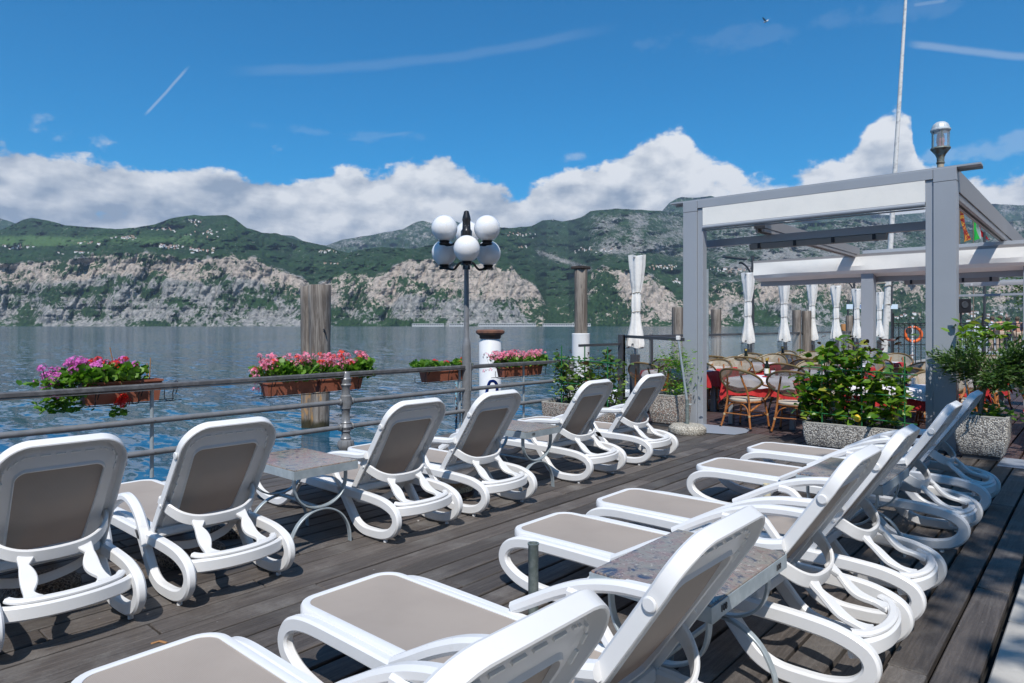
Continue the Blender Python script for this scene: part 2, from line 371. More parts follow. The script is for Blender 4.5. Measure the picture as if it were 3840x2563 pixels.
def granite():
    m = bpy.data.materials.new('polished_pink_granite'); m.use_nodes = True; nt = m.node_tree
    b = nt.nodes['Principled BSDF']; b.inputs['Roughness'].default_value = 0.13; b.inputs['Specular IOR Level'].default_value = 0.35
    t = nt.nodes.new('ShaderNodeTexCoord'); oc = t.outputs['Object']
    n1 = NOISE(nt, oc, 9, 8, 0.68, 1.8); n2 = NOISE(nt, oc, 34, 7, 0.72, 1.0)
    c = MIX(nt, SS(nt, n1, 0.38, 0.60), (0.27, 0.185, 0.155), (0.26, 0.235, 0.19))
    c = MIX(nt, SS(nt, NOISE(nt, oc, 6, 7, 0.7, 2.2), 0.52, 0.64), c, (0.045, 0.06, 0.10))
    c = MIX(nt, SS(nt, n2, 0.55, 0.66), c, (0.42, 0.37, 0.32))
    c = MIX(nt, M(nt, 'MULTIPLY', SS(nt, NOISE(nt, oc, 60, 5, 0.7), 0.56, 0.64), 0.7), c, (0.08, 0.07, 0.07))
    nt.links.new(c, b.inputs['Base Color'])
    return m
GRAN = granite()

def pile_mat():
    m = bpy.data.materials.new('weathered_pile_timber'); m.use_nodes = True; nt = m.node_tree
    b = nt.nodes['Principled BSDF']; b.inputs['Roughness'].default_value = 0.8
    t = nt.nodes.new('ShaderNodeTexCoord'); oc = t.outputs['Object']
    g = nt.nodes.new('ShaderNodeNewGeometry'); sp = nt.nodes.new('ShaderNodeSeparateXYZ'); nt.links.new(g.outputs['Position'], sp.inputs[0])
    mp = nt.nodes.new('ShaderNodeMapping'); mp.inputs['Scale'].default_value = (9, 9, 0.7); nt.links.new(oc, mp.inputs[0])
    st_ = NOISE(nt, mp.outputs[0], 1.6, 8, 0.65, 0.6)
    c = MIX(nt, SS(nt, st_, 0.34, 0.66), (0.11, 0.09, 0.075), (0.29, 0.255, 0.22))
    c = MIX(nt, SS(nt, NOISE(nt, mp.outputs[0], 3.6, 6, 0.7), 0.60, 0.66), c, (0.05, 0.04, 0.035))
    mp2 = nt.nodes.new('ShaderNodeMapping'); mp2.inputs['Scale'].default_value = (3, 3, 0.9); nt.links.new(oc, mp2.inputs[0])
    worn = M(nt, 'MULTIPLY', SS(nt, NOISE(nt, mp2.outputs[0], 1.3, 5, 0.6), 0.50, 0.62), SS(nt, sp.outputs[2], 1.1, 0.3))
    c = MIX(nt, worn, c, (0.46, 0.25, 0.09))
    wet = SS(nt, M(nt, 'ADD', sp.outputs[2], M(nt, 'MULTIPLY', NOISE(nt, oc, 5, 4), 0.35)), -0.42, -0.62)
    c = MIX(nt, wet, c, (0.035, 0.030, 0.012))
    nt.links.new(c, b.inputs['Base Color'])
    bp = nt.nodes.new('ShaderNodeBump'); bp.inputs['Strength'].default_value = 0.9; bp.inputs['Distance'].default_value = 0.02
    nt.links.new(st_, bp.inputs['Height']); nt.links.new(bp.outputs[0], b.inputs['Normal'])
    return m
PILE = pile_mat()

def leaf_mat(name, c1, c2, rough=0.4, trans=0.3, c3=None):
    m = bpy.data.materials.new(name); m.use_nodes = True; nt = m.node_tree
    b = nt.nodes['Principled BSDF']; b.inputs['Roughness'].default_value = rough
    g = nt.nodes.new('ShaderNodeNewGeometry'); oi = nt.nodes.new('ShaderNodeObjectInfo')
    r = M(nt, 'FRACT', M(nt, 'ADD', g.outputs['Random Per Island'], oi.outputs['Random']))
    c = MIX(nt, r, c1, c2)
    if c3: c = MIX(nt, SS(nt, r, 0.88, 0.93), c, c3)
    nt.links.new(c, b.inputs['Base Color'])
    tr = nt.nodes.new('ShaderNodeBsdfTranslucent')
    cc = MIX(nt, 1.0, c, (1.6, 1.9, 0.7), 'MULTIPLY'); nt.links.new(cc, tr.inputs[0])
    mx = nt.nodes.new('ShaderNodeMixShader'); mx.inputs[0].default_value = trans
    nt.links.new(b.outputs[0], mx.inputs[1]); nt.links.new(tr.outputs[0], mx.inputs[2]); nt.links.new(mx.outputs[0], nt.nodes['Material Output'].inputs[0])
    return m
LF_LEM = leaf_mat('glossy_lemon_leaf', (0.040, 0.125, 0.010), (0.22, 0.34, 0.035), 0.28, 0.24, (0.30, 0.30, 0.05))
LF_DRK = leaf_mat('dark_plum_leaf', (0.05, 0.022, 0.022), (0.09, 0.035, 0.030), 0.4, 0.2)
LF_TRE = leaf_mat('mixed_trellis_leaf', (0.04, 0.105, 0.015), (0.19, 0.28, 0.04), 0.35, 0.22, (0.13, 0.06, 0.04))
LF_OLI = leaf_mat('grey_green_olive_leaf', (0.045, 0.095, 0.025), (0.11, 0.19, 0.055), 0.4, 0.25, (0.20, 0.26, 0.12))
LF_GER = leaf_mat('fresh_geranium_leaf', (0.06, 0.17, 0.022), (0.18, 0.33, 0.045), 0.5, 0.3)
LF_SHR = leaf_mat('light_shrub_leaf', (0.10, 0.22, 0.025), (0.20, 0.34, 0.045), 0.4, 0.3)
LF_TRE2 = leaf_mat('shade_tree_leaf', (0.04, 0.09, 0.02), (0.08, 0.14, 0.03), 0.5, 0.3)
PT_MAG = leaf_mat('magenta_petal', (0.62, 0.10, 0.50), (0.72, 0.20, 0.62), 0.6, 0.2)
PT_PNK = leaf_mat('pink_petal', (0.78, 0.10, 0.26), (0.86, 0.42, 0.56), 0.6, 0.2)
PT_RED = leaf_mat('scarlet_petal', (0.62, 0.008, 0.008), (0.75, 0.02, 0.015), 0.6, 0.15)
PT_ORG = leaf_mat('orange_red_petal', (0.78, 0.05, 0.02), (0.85, 0.10, 0.05), 0.6, 0.15)

# ------------------------------------------------------------------ mesh helpers
class MB:
    def __init__(s): s.v = []; s.f = []
    def add(s, vs, fs):
        k = len(s.v); s.v += [tuple(v) for v in vs]; s.f += [tuple(i + k for i in f) for f in fs]; return s
    def box(s, x0, x1, y0, y1, z0, z1, c=0.0, M4=None):
        if c <= 0:
            vs = [(x, y, z) for x in (x0, x1) for y in (y0, y1) for z in (z0, z1)]
            fs = [(0, 1, 3, 2), (4, 6, 7, 5), (0, 4, 5, 1), (2, 3, 7, 6), (0, 2, 6, 4), (1, 5, 7, 3)]
        else:                              # chamfer all twelve edges
            vs = []; idx = {}
            X, Y, Z = (x0, x1), (y0, y1), (z0, z1); sg = (1, -1)
            for i in (0, 1):
                for j in (0, 1):
                    for k in (0, 1):
                        cx, cy, cz = c * sg[i], c * sg[j], c * sg[k]
                        idx[i, j, k, 'x'] = len(vs); vs.append((X[i], Y[j] + cy, Z[k] + cz))
                        idx[i, j, k, 'y'] = len(vs); vs.append((X[i] + cx, Y[j], Z[k] + cz))
                        idx[i, j, k, 'z'] = len(vs); vs.append((X[i] + cx, Y[j] + cy, Z[k]))
            fs = []
            for i in (0, 1):
                a = [idx[i, 0, 0, 'x'], idx[i, 1, 0, 'x'], idx[i, 1, 1, 'x'], idx[i, 0, 1, 'x']]; fs.append(a if i else a[::-1])
                a = [idx[0, i, 0, 'y'], idx[0, i, 1, 'y'], idx[1, i, 1, 'y'], idx[1, i, 0, 'y']]; fs.append(a if i else a[::-1])
                a = [idx[0, 0, i, 'z'], idx[1, 0, i, 'z'], idx[1, 1, i, 'z'], idx[0, 1, i, 'z']]; fs.append(a if i else a[::-1])
            for j in (0, 1):
                for k in (0, 1):
                    fs.append((idx[0, j, k, 'y'], idx[1, j, k, 'y'], idx[1, j, k, 'z'], idx[0, j, k, 'z']))
                    fs.append((idx[j, 0, k, 'x'], idx[j, 1, k, 'x'], idx[j, 1, k, 'z'], idx[j, 0, k, 'z']))
                    fs.append((idx[j, k, 0, 'x'], idx[j, k, 1, 'x'], idx[j, k, 1, 'y'], idx[j, k, 0, 'y']))
            for i in (0, 1):
                for j in (0, 1):
                    for k in (0, 1): fs.append((idx[i, j, k, 'x'], idx[i, j, k, 'y'], idx[i, j, k, 'z']))
        if M4 is not None: vs = [M4 @ Vector(v) for v in vs]
        return s.add(vs, fs)
    def tube(s, pts, r, n=10, closed=False, caps=True):
        pts = [Vector(p) for p in pts]; m = len(pts)
        rad = r if isinstance(r, (list, tuple)) else [r] * m
        prev = None; vs = []
        for i, p in enumerate(pts):
            if closed: t = pts[(i + 1) % m] - pts[i - 1]
            else: t = pts[min(i + 1, m - 1)] - pts[max(i - 1, 0)]
            t = t.normalized() if t.length > 1e-9 else Vector((0, 0, 1))
            if prev is None:
                a = Vector((0, 0, 1)) if abs(t.z) < 0.9 else Vector((1, 0, 0)); u = t.cross(a).normalized()
            else:
                u = prev - t * prev.dot(t)
                u = u.normalized() if u.length > 1e-6 else prev
            prev = u; w = t.cross(u)
            vs += [p + (u * math.cos(2 * PI * k / n) + w * math.sin(2 * PI * k / n)) * rad[i] for k in range(n)]
        fs = []
        for i in range(m if closed else m - 1):
            j = (i + 1) % m
            fs += [(i * n + k, i * n + (k + 1) % n, j * n + (k + 1) % n, j * n + k) for k in range(n)]
        if caps and not closed:
            fs.append(tuple(range(n))[::-1]); fs.append(tuple((m - 1) * n + k for k in range(n)))
        return s.add(vs, fs)
    def lathe(s, prof, n=24, org=(0, 0, 0), wob=None):
        ox, oy, oz = org; vs = []
        for (r, z) in prof:
            for k in range(n):
                a = 2 * PI * k / n; q = r * (wob(a, z) if wob else 1)
                vs.append((ox + q * math.cos(a), oy + q * math.sin(a), oz + z))
        fs = [(i * n + k, i * n + (k + 1) % n, (i + 1) * n + (k + 1) % n, (i + 1) * n + k) for i in range(len(prof) - 1) for k in range(n)]
        fs.append(tuple(range(n))[::-1]); fs.append(tuple((len(prof) - 1) * n + k for k in range(n)))
        return s.add(vs, fs)
    def sweep(s, path, sec, B, closed=False):
        """path of 3-D points, section of (along normal, along B) points; B is the fixed binormal (or one per point)."""
        path = [Vector(p) for p in path]; m = len(path); n = 0; vs = []
        for i, p in enumerate(path):
            t = (path[(i + 1) % m] - path[i - 1]) if closed else (path[min(i + 1, m - 1)] - path[max(i - 1, 0)])
            t.normalize(); b = Vector(B[i] if isinstance(B, list) else B).normalized(); nn = b.cross(t).normalized()
            q = sec(i / (m - 1)) if callable(sec) else sec
            vs += [p + nn * a + b * c for a, c in q]
            n = len(q)
        fs = []
        for i in range(m if closed else m - 1):
            j = (i + 1) % m
            fs += [(i * n + k, i * n + (k + 1) % n, j * n + (k + 1) % n, j * n + k) for k in range(n)]
        if not closed:
            fs.append(tuple(range(n))[::-1]); fs.append(tuple((m - 1) * n + k for k in range(n)))
        return s.add(vs, fs)
    def sphere(s, c, r, nu=20, nv=12, sx=1, sy=1, sz=1):
        vs = [(c[0], c[1], c[2] + r * sz)]
        for i in range(1, nv):
            th = PI * i / nv
            vs += [(c[0] + r * sx * math.sin(th) * math.cos(2 * PI * k / nu), c[1] + r * sy * math.sin(th) * math.sin(2 * PI * k / nu), c[2] + r * sz * math.cos(th)) for k in range(nu)]
        vs.append((c[0], c[1], c[2] - r * sz)); e = len(vs) - 1
        fs = [(0, 1 + k, 1 + (k + 1) % nu) for k in range(nu)]
        for i in range(nv - 2):
            a = 1 + i * nu
            fs += [(a + k, a + nu + k, a + nu + (k + 1) % nu, a + (k + 1) % nu) for k in range(nu)]
        a = 1 + (nv - 2) * nu
        fs += [(a + k, e, a + (k + 1) % nu) for k in range(nu)]
        return s.add(vs, fs)
    def mesh(s, name, m=None, smooth=35):
        me = bpy.data.meshes.new(name); me.from_pydata(s.v, [], s.f)
        me.validate(); me.update()
        import bmesh
        bm = bmesh.new(); bm.from_mesh(me); bmesh.ops.recalc_face_normals(bm, faces=bm.faces); bm.to_mesh(me); bm.free()
        if smooth:
            me.polygons.foreach_set('use_smooth', [True] * len(me.polygons)); me.set_sharp_from_angle(angle=math.radians(smooth))
        if m: me.materials.append(m)
        return me
    def build(s, name, m=None, parent=None, smooth=35, **kw):
        return link(name, s.mesh(name, m, smooth), parent, **kw)

def link(name, me, parent=None, loc=None, rot=None, scale=None):
    o = bpy.data.objects.new(name, me); C.objects.link(o)
    if parent is not None: o.parent = parent
    if loc is not None: o.location = loc
    if rot is not None: o.rotation_euler = rot
    if scale is not None: o.scale = scale
    return o

def thing(name, label, cat, loc=(0, 0, 0), rz=0, group=None):
    o = bpy.data.objects.new(name, None); C.objects.link(o); o.location = loc; o.rotation_euler = (0, 0, rz)
    return tag(o, label, cat, group)

def tag(o, label=None, cat=None, group=None, kind=None):
    if label: o['label'] = label
    if cat: o['category'] = cat
    if group: o['group'] = group
    if kind: o['kind'] = kind
    return o

def dup(root, loc=None, rz=None, label=None, group=None):
    r = root.copy(); C.objects.link(r)
    if loc is not None: r.location = loc
    if rz is not None: r.rotation_euler = (0, 0, rz)
    if label: r['label'] = label
    if group: r['group'] = group
    for ch in list(root.children):
        c = ch.copy(); C.objects.link(c); c.parent = r
        for g in list(ch.children):
            d = g.copy(); C.objects.link(d); d.parent = c
    return r

def cr(pts, n=6, closed=False):
    """Catmull-Rom through the points."""
    P = [Vector(p) for p in pts]; m = len(P); out = []
    rngs = range(m) if closed else range(m - 1)
    for i in rngs:
        if closed: a, b, c, d = P[i - 1], P[i], P[(i + 1) % m], P[(i + 2) % m]
        else: a, b, c, d = P[max(i - 1, 0)], P[i], P[i + 1], P[min(i + 2, m - 1)]
        for k in range(n):
            t = k / n
            out.append(0.5 * ((2 * b) + (c - a) * t + (2 * a - 5 * b + 4 * c - d) * t * t + (3 * b - a - 3 * c + d) * t ** 3))
    if not closed: out.append(P[-1])
    return out

def csec(w, t, c):
    """chamfered rectangle section, width w along the normal and thickness t along the binormal"""
    a, b = w / 2, t / 2
    return [(a - c, b), (a, b - c), (a, -b + c), (a - c, -b), (-a + c, -b), (-a, -b + c), (-a, b - c), (-a + c, b)]

def rrect(hw, y0, y1, r0, r1, n=7, bow=0.0):
    """rounded rectangle outline, r0 at the y0 corners and r1 at the y1 corners, counter-clockwise"""
    out = []
    for (cx, cy, r, a0) in ((hw - r0, y0 + r0, r0, -PI / 2), (hw - r1, y1 - r1, r1, 0), (-hw + r1, y1 - r1, r1, PI / 2), (-hw + r0, y0 + r0, r0, PI)):
        for k in range(n + 1):
            a = a0 + PI / 2 * k / n; out.append((cx + r * math.cos(a), cy + r * math.sin(a)))
    if bow:
        out = [(x, y + bow * (1 - (x / hw) ** 2) * (1 if y > (y0 + y1) / 2 else 0)) for x, y in out]
    return out

def ring(outline, sec, xf, inner=None, i0=.03, i1=.102):
    """closed loop of sections; sec = [(inset, depth)], xf maps (x, y, depth) to a 3-D point"""
    m = len(outline); nrm = []
    for i in range(m):
        a, b = outline[i - 1], outline[(i + 1) % m]
        tx, ty = b[0] - a[0], b[1] - a[1]; L = math.hypot(tx, ty); nrm.append((-ty / L, tx / L))
    mb = MB(); n = len(sec); vs = []
    for (x, y), (nx, ny) in zip(outline, nrm):
        ip_ = inner[len(vs) // n] if inner else None
        for i, d in sec:
            if inner and i > i0:
                f = (i - i0) / (i1 - i0); vs.append(xf((x + nx * i0) * (1 - f) + ip_[0] * f, (y + ny * i0) * (1 - f) + ip_[1] * f, d))
            else: vs.append(xf(x + nx * i, y + ny * i, d))
    fs = [(i * n + k, i * n + (k + 1) % n, ((i + 1) % m) * n + (k + 1) % n, ((i + 1) % m) * n + k) for i in range(m) for k in range(n)]
    mb.add(vs, fs)
    return mb, [(x + nx * sec[0][0], y + ny * sec[0][0]) for (x, y), (nx, ny) in zip(outline, nrm)], nrm

def text_mesh(body, size, m, depth=0.001):
    cu = bpy.data.curves.new('t', 'FONT'); cu.body = body; cu.size = size; cu.extrude = depth; cu.align_x = 'CENTER'; cu.align_y = 'CENTER'
    o = bpy.data.objects.new('t', cu); C.objects.link(o); bpy.context.view_layer.update()
    me = bpy.data.meshes.new_from_object(o.evaluated_get(bpy.context.evaluated_depsgraph_get()))
    bpy.data.objects.remove(o); me.materials.clear(); me.materials.append(m)
    return me

# ------------------------------------------------------------------ numpy noise
_perm = rng.permutation(512); _perm = np.concatenate([_perm, _perm])
def vnoise(x, y):
    xi = np.floor(x).astype(int); yi = np.floor(y).astype(int); xf = x - xi; yf = y - yi
    u = xf * xf * (3 - 2 * xf); v = yf * yf * (3 - 2 * yf)
    h = lambda a, b: _perm[(_perm[a % 512] + b) % 512] / 511.0
    return (h(xi, yi) * (1 - u) + h(xi + 1, yi) * u) * (1 - v) + (h(xi, yi + 1) * (1 - u) + h(xi + 1, yi + 1) * u) * v
def fbm(x, y, o=5, g=0.5):
    s = 0; a = 1; t = 0
    for i in range(o):
        s = s + a * vnoise(x * 2 ** i + 17.3 * i, y * 2 ** i + 5.1 * i); t += a; a *= g
    return s / t
def ridged(x, y, o=5, g=0.5):
    s = 0; a = 1; t = 0
    for i in range(o):
        s = s + a * (1 - np.abs(2 * vnoise(x * 2 ** i + 31.3 * i, y * 2 ** i + 9.7 * i) - 1)); t += a; a *= g
    return s / t

# ================================================================== SETTING
WZ = -0.9
def water_mat():
    m = bpy.data.materials.new('lake_water'); m.use_nodes = True; nt = m.node_tree
    b = nt.nodes['Principled BSDF']; b.inputs['Roughness'].default_value = 0.07; b.inputs['IOR'].default_value = 1.33
    g = nt.nodes.new('ShaderNodeNewGeometry'); pos = g.outputs['Position']
    # rotate so the wave crests run roughly across the view
    mp = nt.nodes.new('ShaderNodeMapping'); mp.inputs['Rotation'].default_value = (0, 0, -YAW - 0.25); mp.inputs['Scale'].default_value = (1.0, 0.42, 1)
    nt.links.new(pos, mp.inputs[0]); v = mp.outputs[0]
    w1 = NOISE(nt, v, 0.85, 3, 0.5, 0.5); w2 = NOISE(nt, v, 3.0, 4, 0.55, 0.6); w3 = NOISE(nt, v, 0.13, 3, 0.5)
    big = NOISE(nt, pos, 0.012, 3, 0.5)
    def slope(scale, det, amp, sc2):
        c = NOISE(nt, v, scale, det, 0.55, 0.4, color=True); sp = nt.nodes.new('ShaderNodeSeparateColor'); nt.links.new(c, sp.inputs[0])
        return M(nt, 'MULTIPLY', M(nt, 'SUBTRACT', sp.outputs[0], 0.5), amp), M(nt, 'MULTIPLY', M(nt, 'SUBTRACT', sp.outputs[1], 0.5), amp * sc2)
    gust = M(nt, 'ADD', M(nt, 'MULTIPLY', SS(nt, big, 0.35, 0.68), 0.5), 0.6)
    a1, b1 = slope(1.35, 2, 0.50, 0.5); a2, b2 = slope(4.2, 3, 0.46, 0.75)
    sf = M(nt, 'MULTIPLY', M(nt, 'ADD', a1, a2), gust); sr = M(nt, 'MULTIPLY', M(nt, 'ADD', b1, b2), gust)
    nv = nt.nodes.new('ShaderNodeCombineXYZ'); nv.inputs[2].default_value = 1
    nt.links.new(M(nt, 'ADD', M(nt, 'MULTIPLY', sf, ca), M(nt, 'MULTIPLY', sr, sa)), nv.inputs[0])
    nt.links.new(M(nt, 'SUBTRACT', M(nt, 'MULTIPLY', sf, sa), M(nt, 'MULTIPLY', sr, ca)), nv.inputs[1])
    nn = nt.nodes.new('ShaderNodeVectorMath'); nn.operation = 'NORMALIZE'; nt.links.new(nv.outputs[0], nn.inputs[0]); nt.links.new(nn.outputs[0], b.inputs['Normal'])
    nt.links.new(MIX(nt, SS(nt, w3, 0.35, 0.65), (0.005, 0.060, 0.135), (0.012, 0.078, 0.13)), b.inputs['Base Color'])
    return m
mb = MB(); xs = [-14000, 14000]
mb.add([(-14000, -14000, WZ), (14000, -14000, WZ), (14000, 14000, WZ), (-14000, 14000, WZ)], [(0, 1, 2, 3)])
tag(mb.build('water', water_mat(), smooth=0), kind='structure')

# ---- mountains
def terr_mat(name, dark=1.0):
    m = bpy.data.materials.new(name); m.use_nodes = True; nt = m.node_tree
    b = nt.nodes['Principled BSDF']; b.inputs['Roughness'].default_value = 0.95; b.inputs['Specular IOR Level'].default_value = 0.1
    g = nt.nodes.new('ShaderNodeNewGeometry'); pos = g.outputs['Position']
    def attr(n):
        a = nt.nodes.new('ShaderNodeAttribute'); a.attribute_name = n; return a.outputs['Fac']
    rk, wm, fd = attr('rock'), attr('warm'), attr('field')
    mp = nt.nodes.new('ShaderNodeMapping'); mp.inputs['Scale'].default_value = (1, 1, 0.55); nt.links.new(pos, mp.inputs[0]); v = mp.outputs[0]
    f1 = NOISE(nt, v, 0.016, 9, 0.74)
    mq = nt.nodes.new('ShaderNodeMapping'); mq.inputs['Scale'].default_value = (1, 1, 0.22); mq.inputs['Rotation'].default_value = (0.25, 0.1, 0); nt.links.new(pos, mq.inputs[0])
    f2 = M(nt, 'ADD', M(nt, 'MULTIPLY', NOISE(nt, v, 0.05, 7, 0.75), 0.5), M(nt, 'MULTIPLY', NOISE(nt, mq.outputs[0], 0.04, 6, 0.7), 0.5))
    mask = SS(nt, M(nt, 'ADD', rk, M(nt, 'MULTIPLY', M(nt, 'ADD', M(nt, 'SUBTRACT', f1, 0.5), M(nt, 'MULTIPLY', M(nt, 'SUBTRACT', NOISE(nt, v, 0.045, 5, 0.7), 0.5), 0.9)), 2.9)), 0.44, 0.54)
    trees = NOISE(nt, v, 0.075, 5, 0.72)
    forest = MIX(nt, SS(nt, trees, 0.38, 0.64), (0.005, 0.020, 0.010), (0.038, 0.074, 0.026))
    forest = MIX(nt, SS(nt, NOISE(nt, v, 0.004, 4, 0.6), 0.45, 0.65), forest, (0.028, 0.064, 0.022))
    grass = MIX(nt, f2, (0.05, 0.11, 0.035), (0.09, 0.15, 0.05))
    veg = MIX(nt, SS(nt, M(nt, 'ADD', fd, M(nt, 'MULTIPLY', M(nt, 'SUBTRACT', f1, 0.5), 1.6)), 0.45, 0.6), forest, grass)
    grey = MIX(nt, SS(nt, f2, 0.36, 0.62), (0.11, 0.113, 0.115), (0.37, 0.355, 0.33))
    tan = MIX(nt, SS(nt, f2, 0.36, 0.60), (0.21, 0.175, 0.15), (0.47, 0.40, 0.335))
    rock = MIX(nt, SS(nt, M(nt, 'ADD', wm, M(nt, 'SUBTRACT', NOISE(nt, v, 0.008, 5, 0.6), 0.5)), 0.3, 0.7), grey, tan)
    crack = SS(nt, NOISE(nt, v, 0.036, 9, 0.80), 0.50, 0.56)
    rock = MIX(nt, M(nt, 'MULTIPLY', crack, 0.5), rock, (0.045, 0.065, 0.05))
    nt.links.new(MIX(nt, mask, veg, rock), b.inputs['Base Color'])
    bp = nt.nodes.new('ShaderNodeBump'); bp.inputs['Strength'].default_value = 0.7; bp.inputs['Distance'].default_value = 20
    nt.links.new(M(nt, 'ADD', NOISE(nt, v, 0.022, 8, 0.65, 0.4), M(nt, 'MULTIPLY', trees, 0.25)), bp.inputs['Height']); nt.links.new(bp.outputs[0], b.inputs['Normal'])
    return m
TERR = terr_mat('mountain_rock_and_forest')

ridge_near = [(-900, 900), (-300, 880), (0, 863), (60, 836), (87, 823), (120, 818), (180, 828), (245, 846), (305, 850), (436, 859), (512, 855), (578, 843), (616, 828),
              (654, 817), (730, 805), (763, 809), (850, 808), (872, 817), (926, 855), (981, 873), (1035, 874), (1117, 902), (1188, 915), (1226, 925),
              (1260, 938), (1307, 950), (1343, 938), (1409, 928), (1486, 929), (1558, 935), (1617, 920), (1700, 912), (1760, 900), (1796, 893), (1873, 852),
              (1915, 856), (1993, 849), (2034, 826), (2076, 822), (2110, 832), (2154, 822), (2177, 816), (2213, 792), (2303, 783), (2392, 788), (2475, 790),
              (2530, 795), (2600, 805), (2700, 835), (2850, 850), (2988, 845), (3074, 833), (3177, 824), (3229, 822), (3270, 834), (3343, 840), (3470, 838),
              (3600, 836), (3705, 833), (3840, 827), (4200, 840), (4800, 900)]
cliff_top = [(-900, 980), (0, 989), (185, 978), (327, 968), (349, 949), (600, 948), (654, 962), (763, 975), (850, 948), (981, 972), (1035, 1005), (1144, 1049),
             (1180, 1075), (1218, 1058), (1260, 1022), (1426, 1025), (1528, 974), (1629, 974), (1750, 990), (1903, 986), (1945, 1022), (2005, 1070), (2050, 1140),
             (2130, 1150), (2213, 1022), (2261, 998), (2332, 1010), (2422, 1022), (2481, 1058), (2535, 1105), (2600, 1120), (2700, 1060), (3000, 1050), (3500, 1060), (4800, 1060)]
ip = lambda pts, x: np.interp(x, [p[0] for p in pts], [p[1] for p in pts])

sst = lambda x, a, b: np.clip((x - a) / (b - a), 0, 1) ** 2 * (3 - 2 * np.clip((x - a) / (b - a), 0, 1))
def build_terrain(name, px, ridge, yb, ny, dist, amp, attrs, seed, label_kind='structure', jag=3.0):
    nx = len(px)
    ry = ridge + (fbm(px / 40 + seed, px * 0 + seed, 4) - 0.5) * 2 * jag
    s = np.linspace(0, 1, ny)
    PX = np.repeat(px[:, None], ny, 1); PY = yb + (ry[:, None] - yb) * s[None, :]
    D = dist(PX, PY, s[None, :] + 0 * PX)
    w = np.clip(s * 9, 0, 1)[None, :]
    nz = (ridged(PX / 150 + seed, PY / 90 + seed * 2, 6, 0.55) - 0.55) * 1.3 + (fbm(PX / 34 + 3 * seed, PY / 26, 5, 0.6) - 0.5) * 0.8
    if name == 'mountain_terrain':
        cz = sst(PY - ip(cliff_top, PX), -30, 20)
        sk = PX + 0.35 * PY
        nc = (ridged(sk / 120 + 9, PY / 230 + 4, 6, 0.6) - 0.55) * 1.5 + (ridged(PX / 20 + 1, PY / 60, 4, 0.6) - 0.5) * 0.22
        D = D + w * (amp * 1.6 * nz * (1 - cz) + cz * 150 * nc)
    else: D = D + amp * nz * w
    t = (PX - 1920) / FP
    X = D * (ca + t * sa); Y = D * (sa - t * ca); Z = CH - (PY - HY) / FP * D
    Z[:, 0] = WZ - 2
    # a back slope that falls behind the ridge
    Xb = X[:, -1:] * 1.12; Yb = Y[:, -1:] * 1.12; Zb = Z[:, -1:] * 0.6
    X = np.hstack([X, Xb]); Y = np.hstack([Y, Yb]); Z = np.hstack([Z, Zb]); m = ny + 1
    co = np.stack([X, Y, Z], -1).reshape(-1, 3)
    i = np.arange(nx - 1)[:, None] * m + np.arange(m - 1)[None, :]
    F = np.stack([i, i + m, i + m + 1, i + 1], -1).reshape(-1, 4)
    me = bpy.data.meshes.new(name)
    me.vertices.add(len(co)); me.vertices.foreach_set('co', co.ravel())
    me.loops.add(F.size); me.loops.foreach_set('vertex_index', F.ravel())
    me.polygons.add(len(F)); me.polygons.foreach_set('loop_start', np.arange(0, F.size, 4)); me.polygons.foreach_set('loop_total', np.full(len(F), 4))
    me.update(); me.validate()
    for k, fnc in attrs.items():
        a = me.attributes.new(k, 'FLOAT', 'POINT')
        val = fnc(PX, PY); val = np.hstack([val, val[:, -1:]])
        a.data.foreach_set('value', val.ravel().astype(np.float32))
    me.polygons.foreach_set('use_smooth', [True] * len(me.polygons))
    me.materials.append(TERR)
    o = link(name, me); tag(o, kind='structure')
    return (px, PY, X, Y, Z)

sst_ = lambda x, a, b: np.clip((x - a) / (b - a), 0, 1) ** 2 * (3 - 2 * np.clip((x - a) / (b - a), 0, 1))
def rock_near(PX, PY):
    ct = ip(cliff_top, PX) + (fbm(PX / 25, PY / 40, 4) - 0.5) * 46
    depth = PY - ct
    base = sst(depth, -6, 14)
    low = fbm(PX / 95 + 7, PY / 42 + 3, 4)
    strength = 0.76 - 0.28 * sst(depth, 50, 190) + (low - 0.5) * 1.9
    r = base * np.clip(strength, 0.05, 1.0)
    # forest slope between the two big cliffs and under the right cliff
    fw = sst(PX, 2010, 2060) * (1 - sst(PX + (1224 - PY) * 0.75, 2380, 2460)) * 1.0
    r = r * (1 - fw * 0.75)
    r = np.maximum(r, 0.75 * np.exp(-((PY - (948 + (PX - 2022) * 0.33)) / 11) ** 2) * sst(PX, 1990, 2030) * (1 - sst(PX, 2200, 2240)))
    up = sst(PX, 2130, 2320) * sst(PY, 792, 815) * (1 - sst(PY, 945, 1000))
    r = np.maximum(r, up * np.clip(0.42 + (fbm(PX / 60 + 2, PY / 30 + 5, 4) - 0.5) * 1.4, 0, 1))
    far = sst(PX, 2560, 2700)
    rr = np.clip(0.44 + (fbm(PX / 80 + 12, PY / 40 + 1, 4) - 0.5) * 1.6, 0.02, 0.95) * (1 - 0.5 * sst(PY, 1120, 1200) * sst(PX, 3200, 3400))
    return np.where(far > 0, r * (1 - far) + rr * far, r)
def warm_near(PX, PY):
    d = PY - ip(cliff_top, PX)
    w = sst(d, -10, 10) * (1 - sst(d, 50, 120)) * 0.9
    w = np.maximum(w, 0.65 * sst(PX, 1200, 1260) * (1 - sst(PX, 2040, 2060)) * sst(d, 0, 20) * (1 - sst(d, 120, 170)))
    w = np.maximum(w, 0.7 * sst(PX, 2200, 2240) * (1 - sst(PX, 2700, 2800)) * sst(d, 0, 20))
    return w
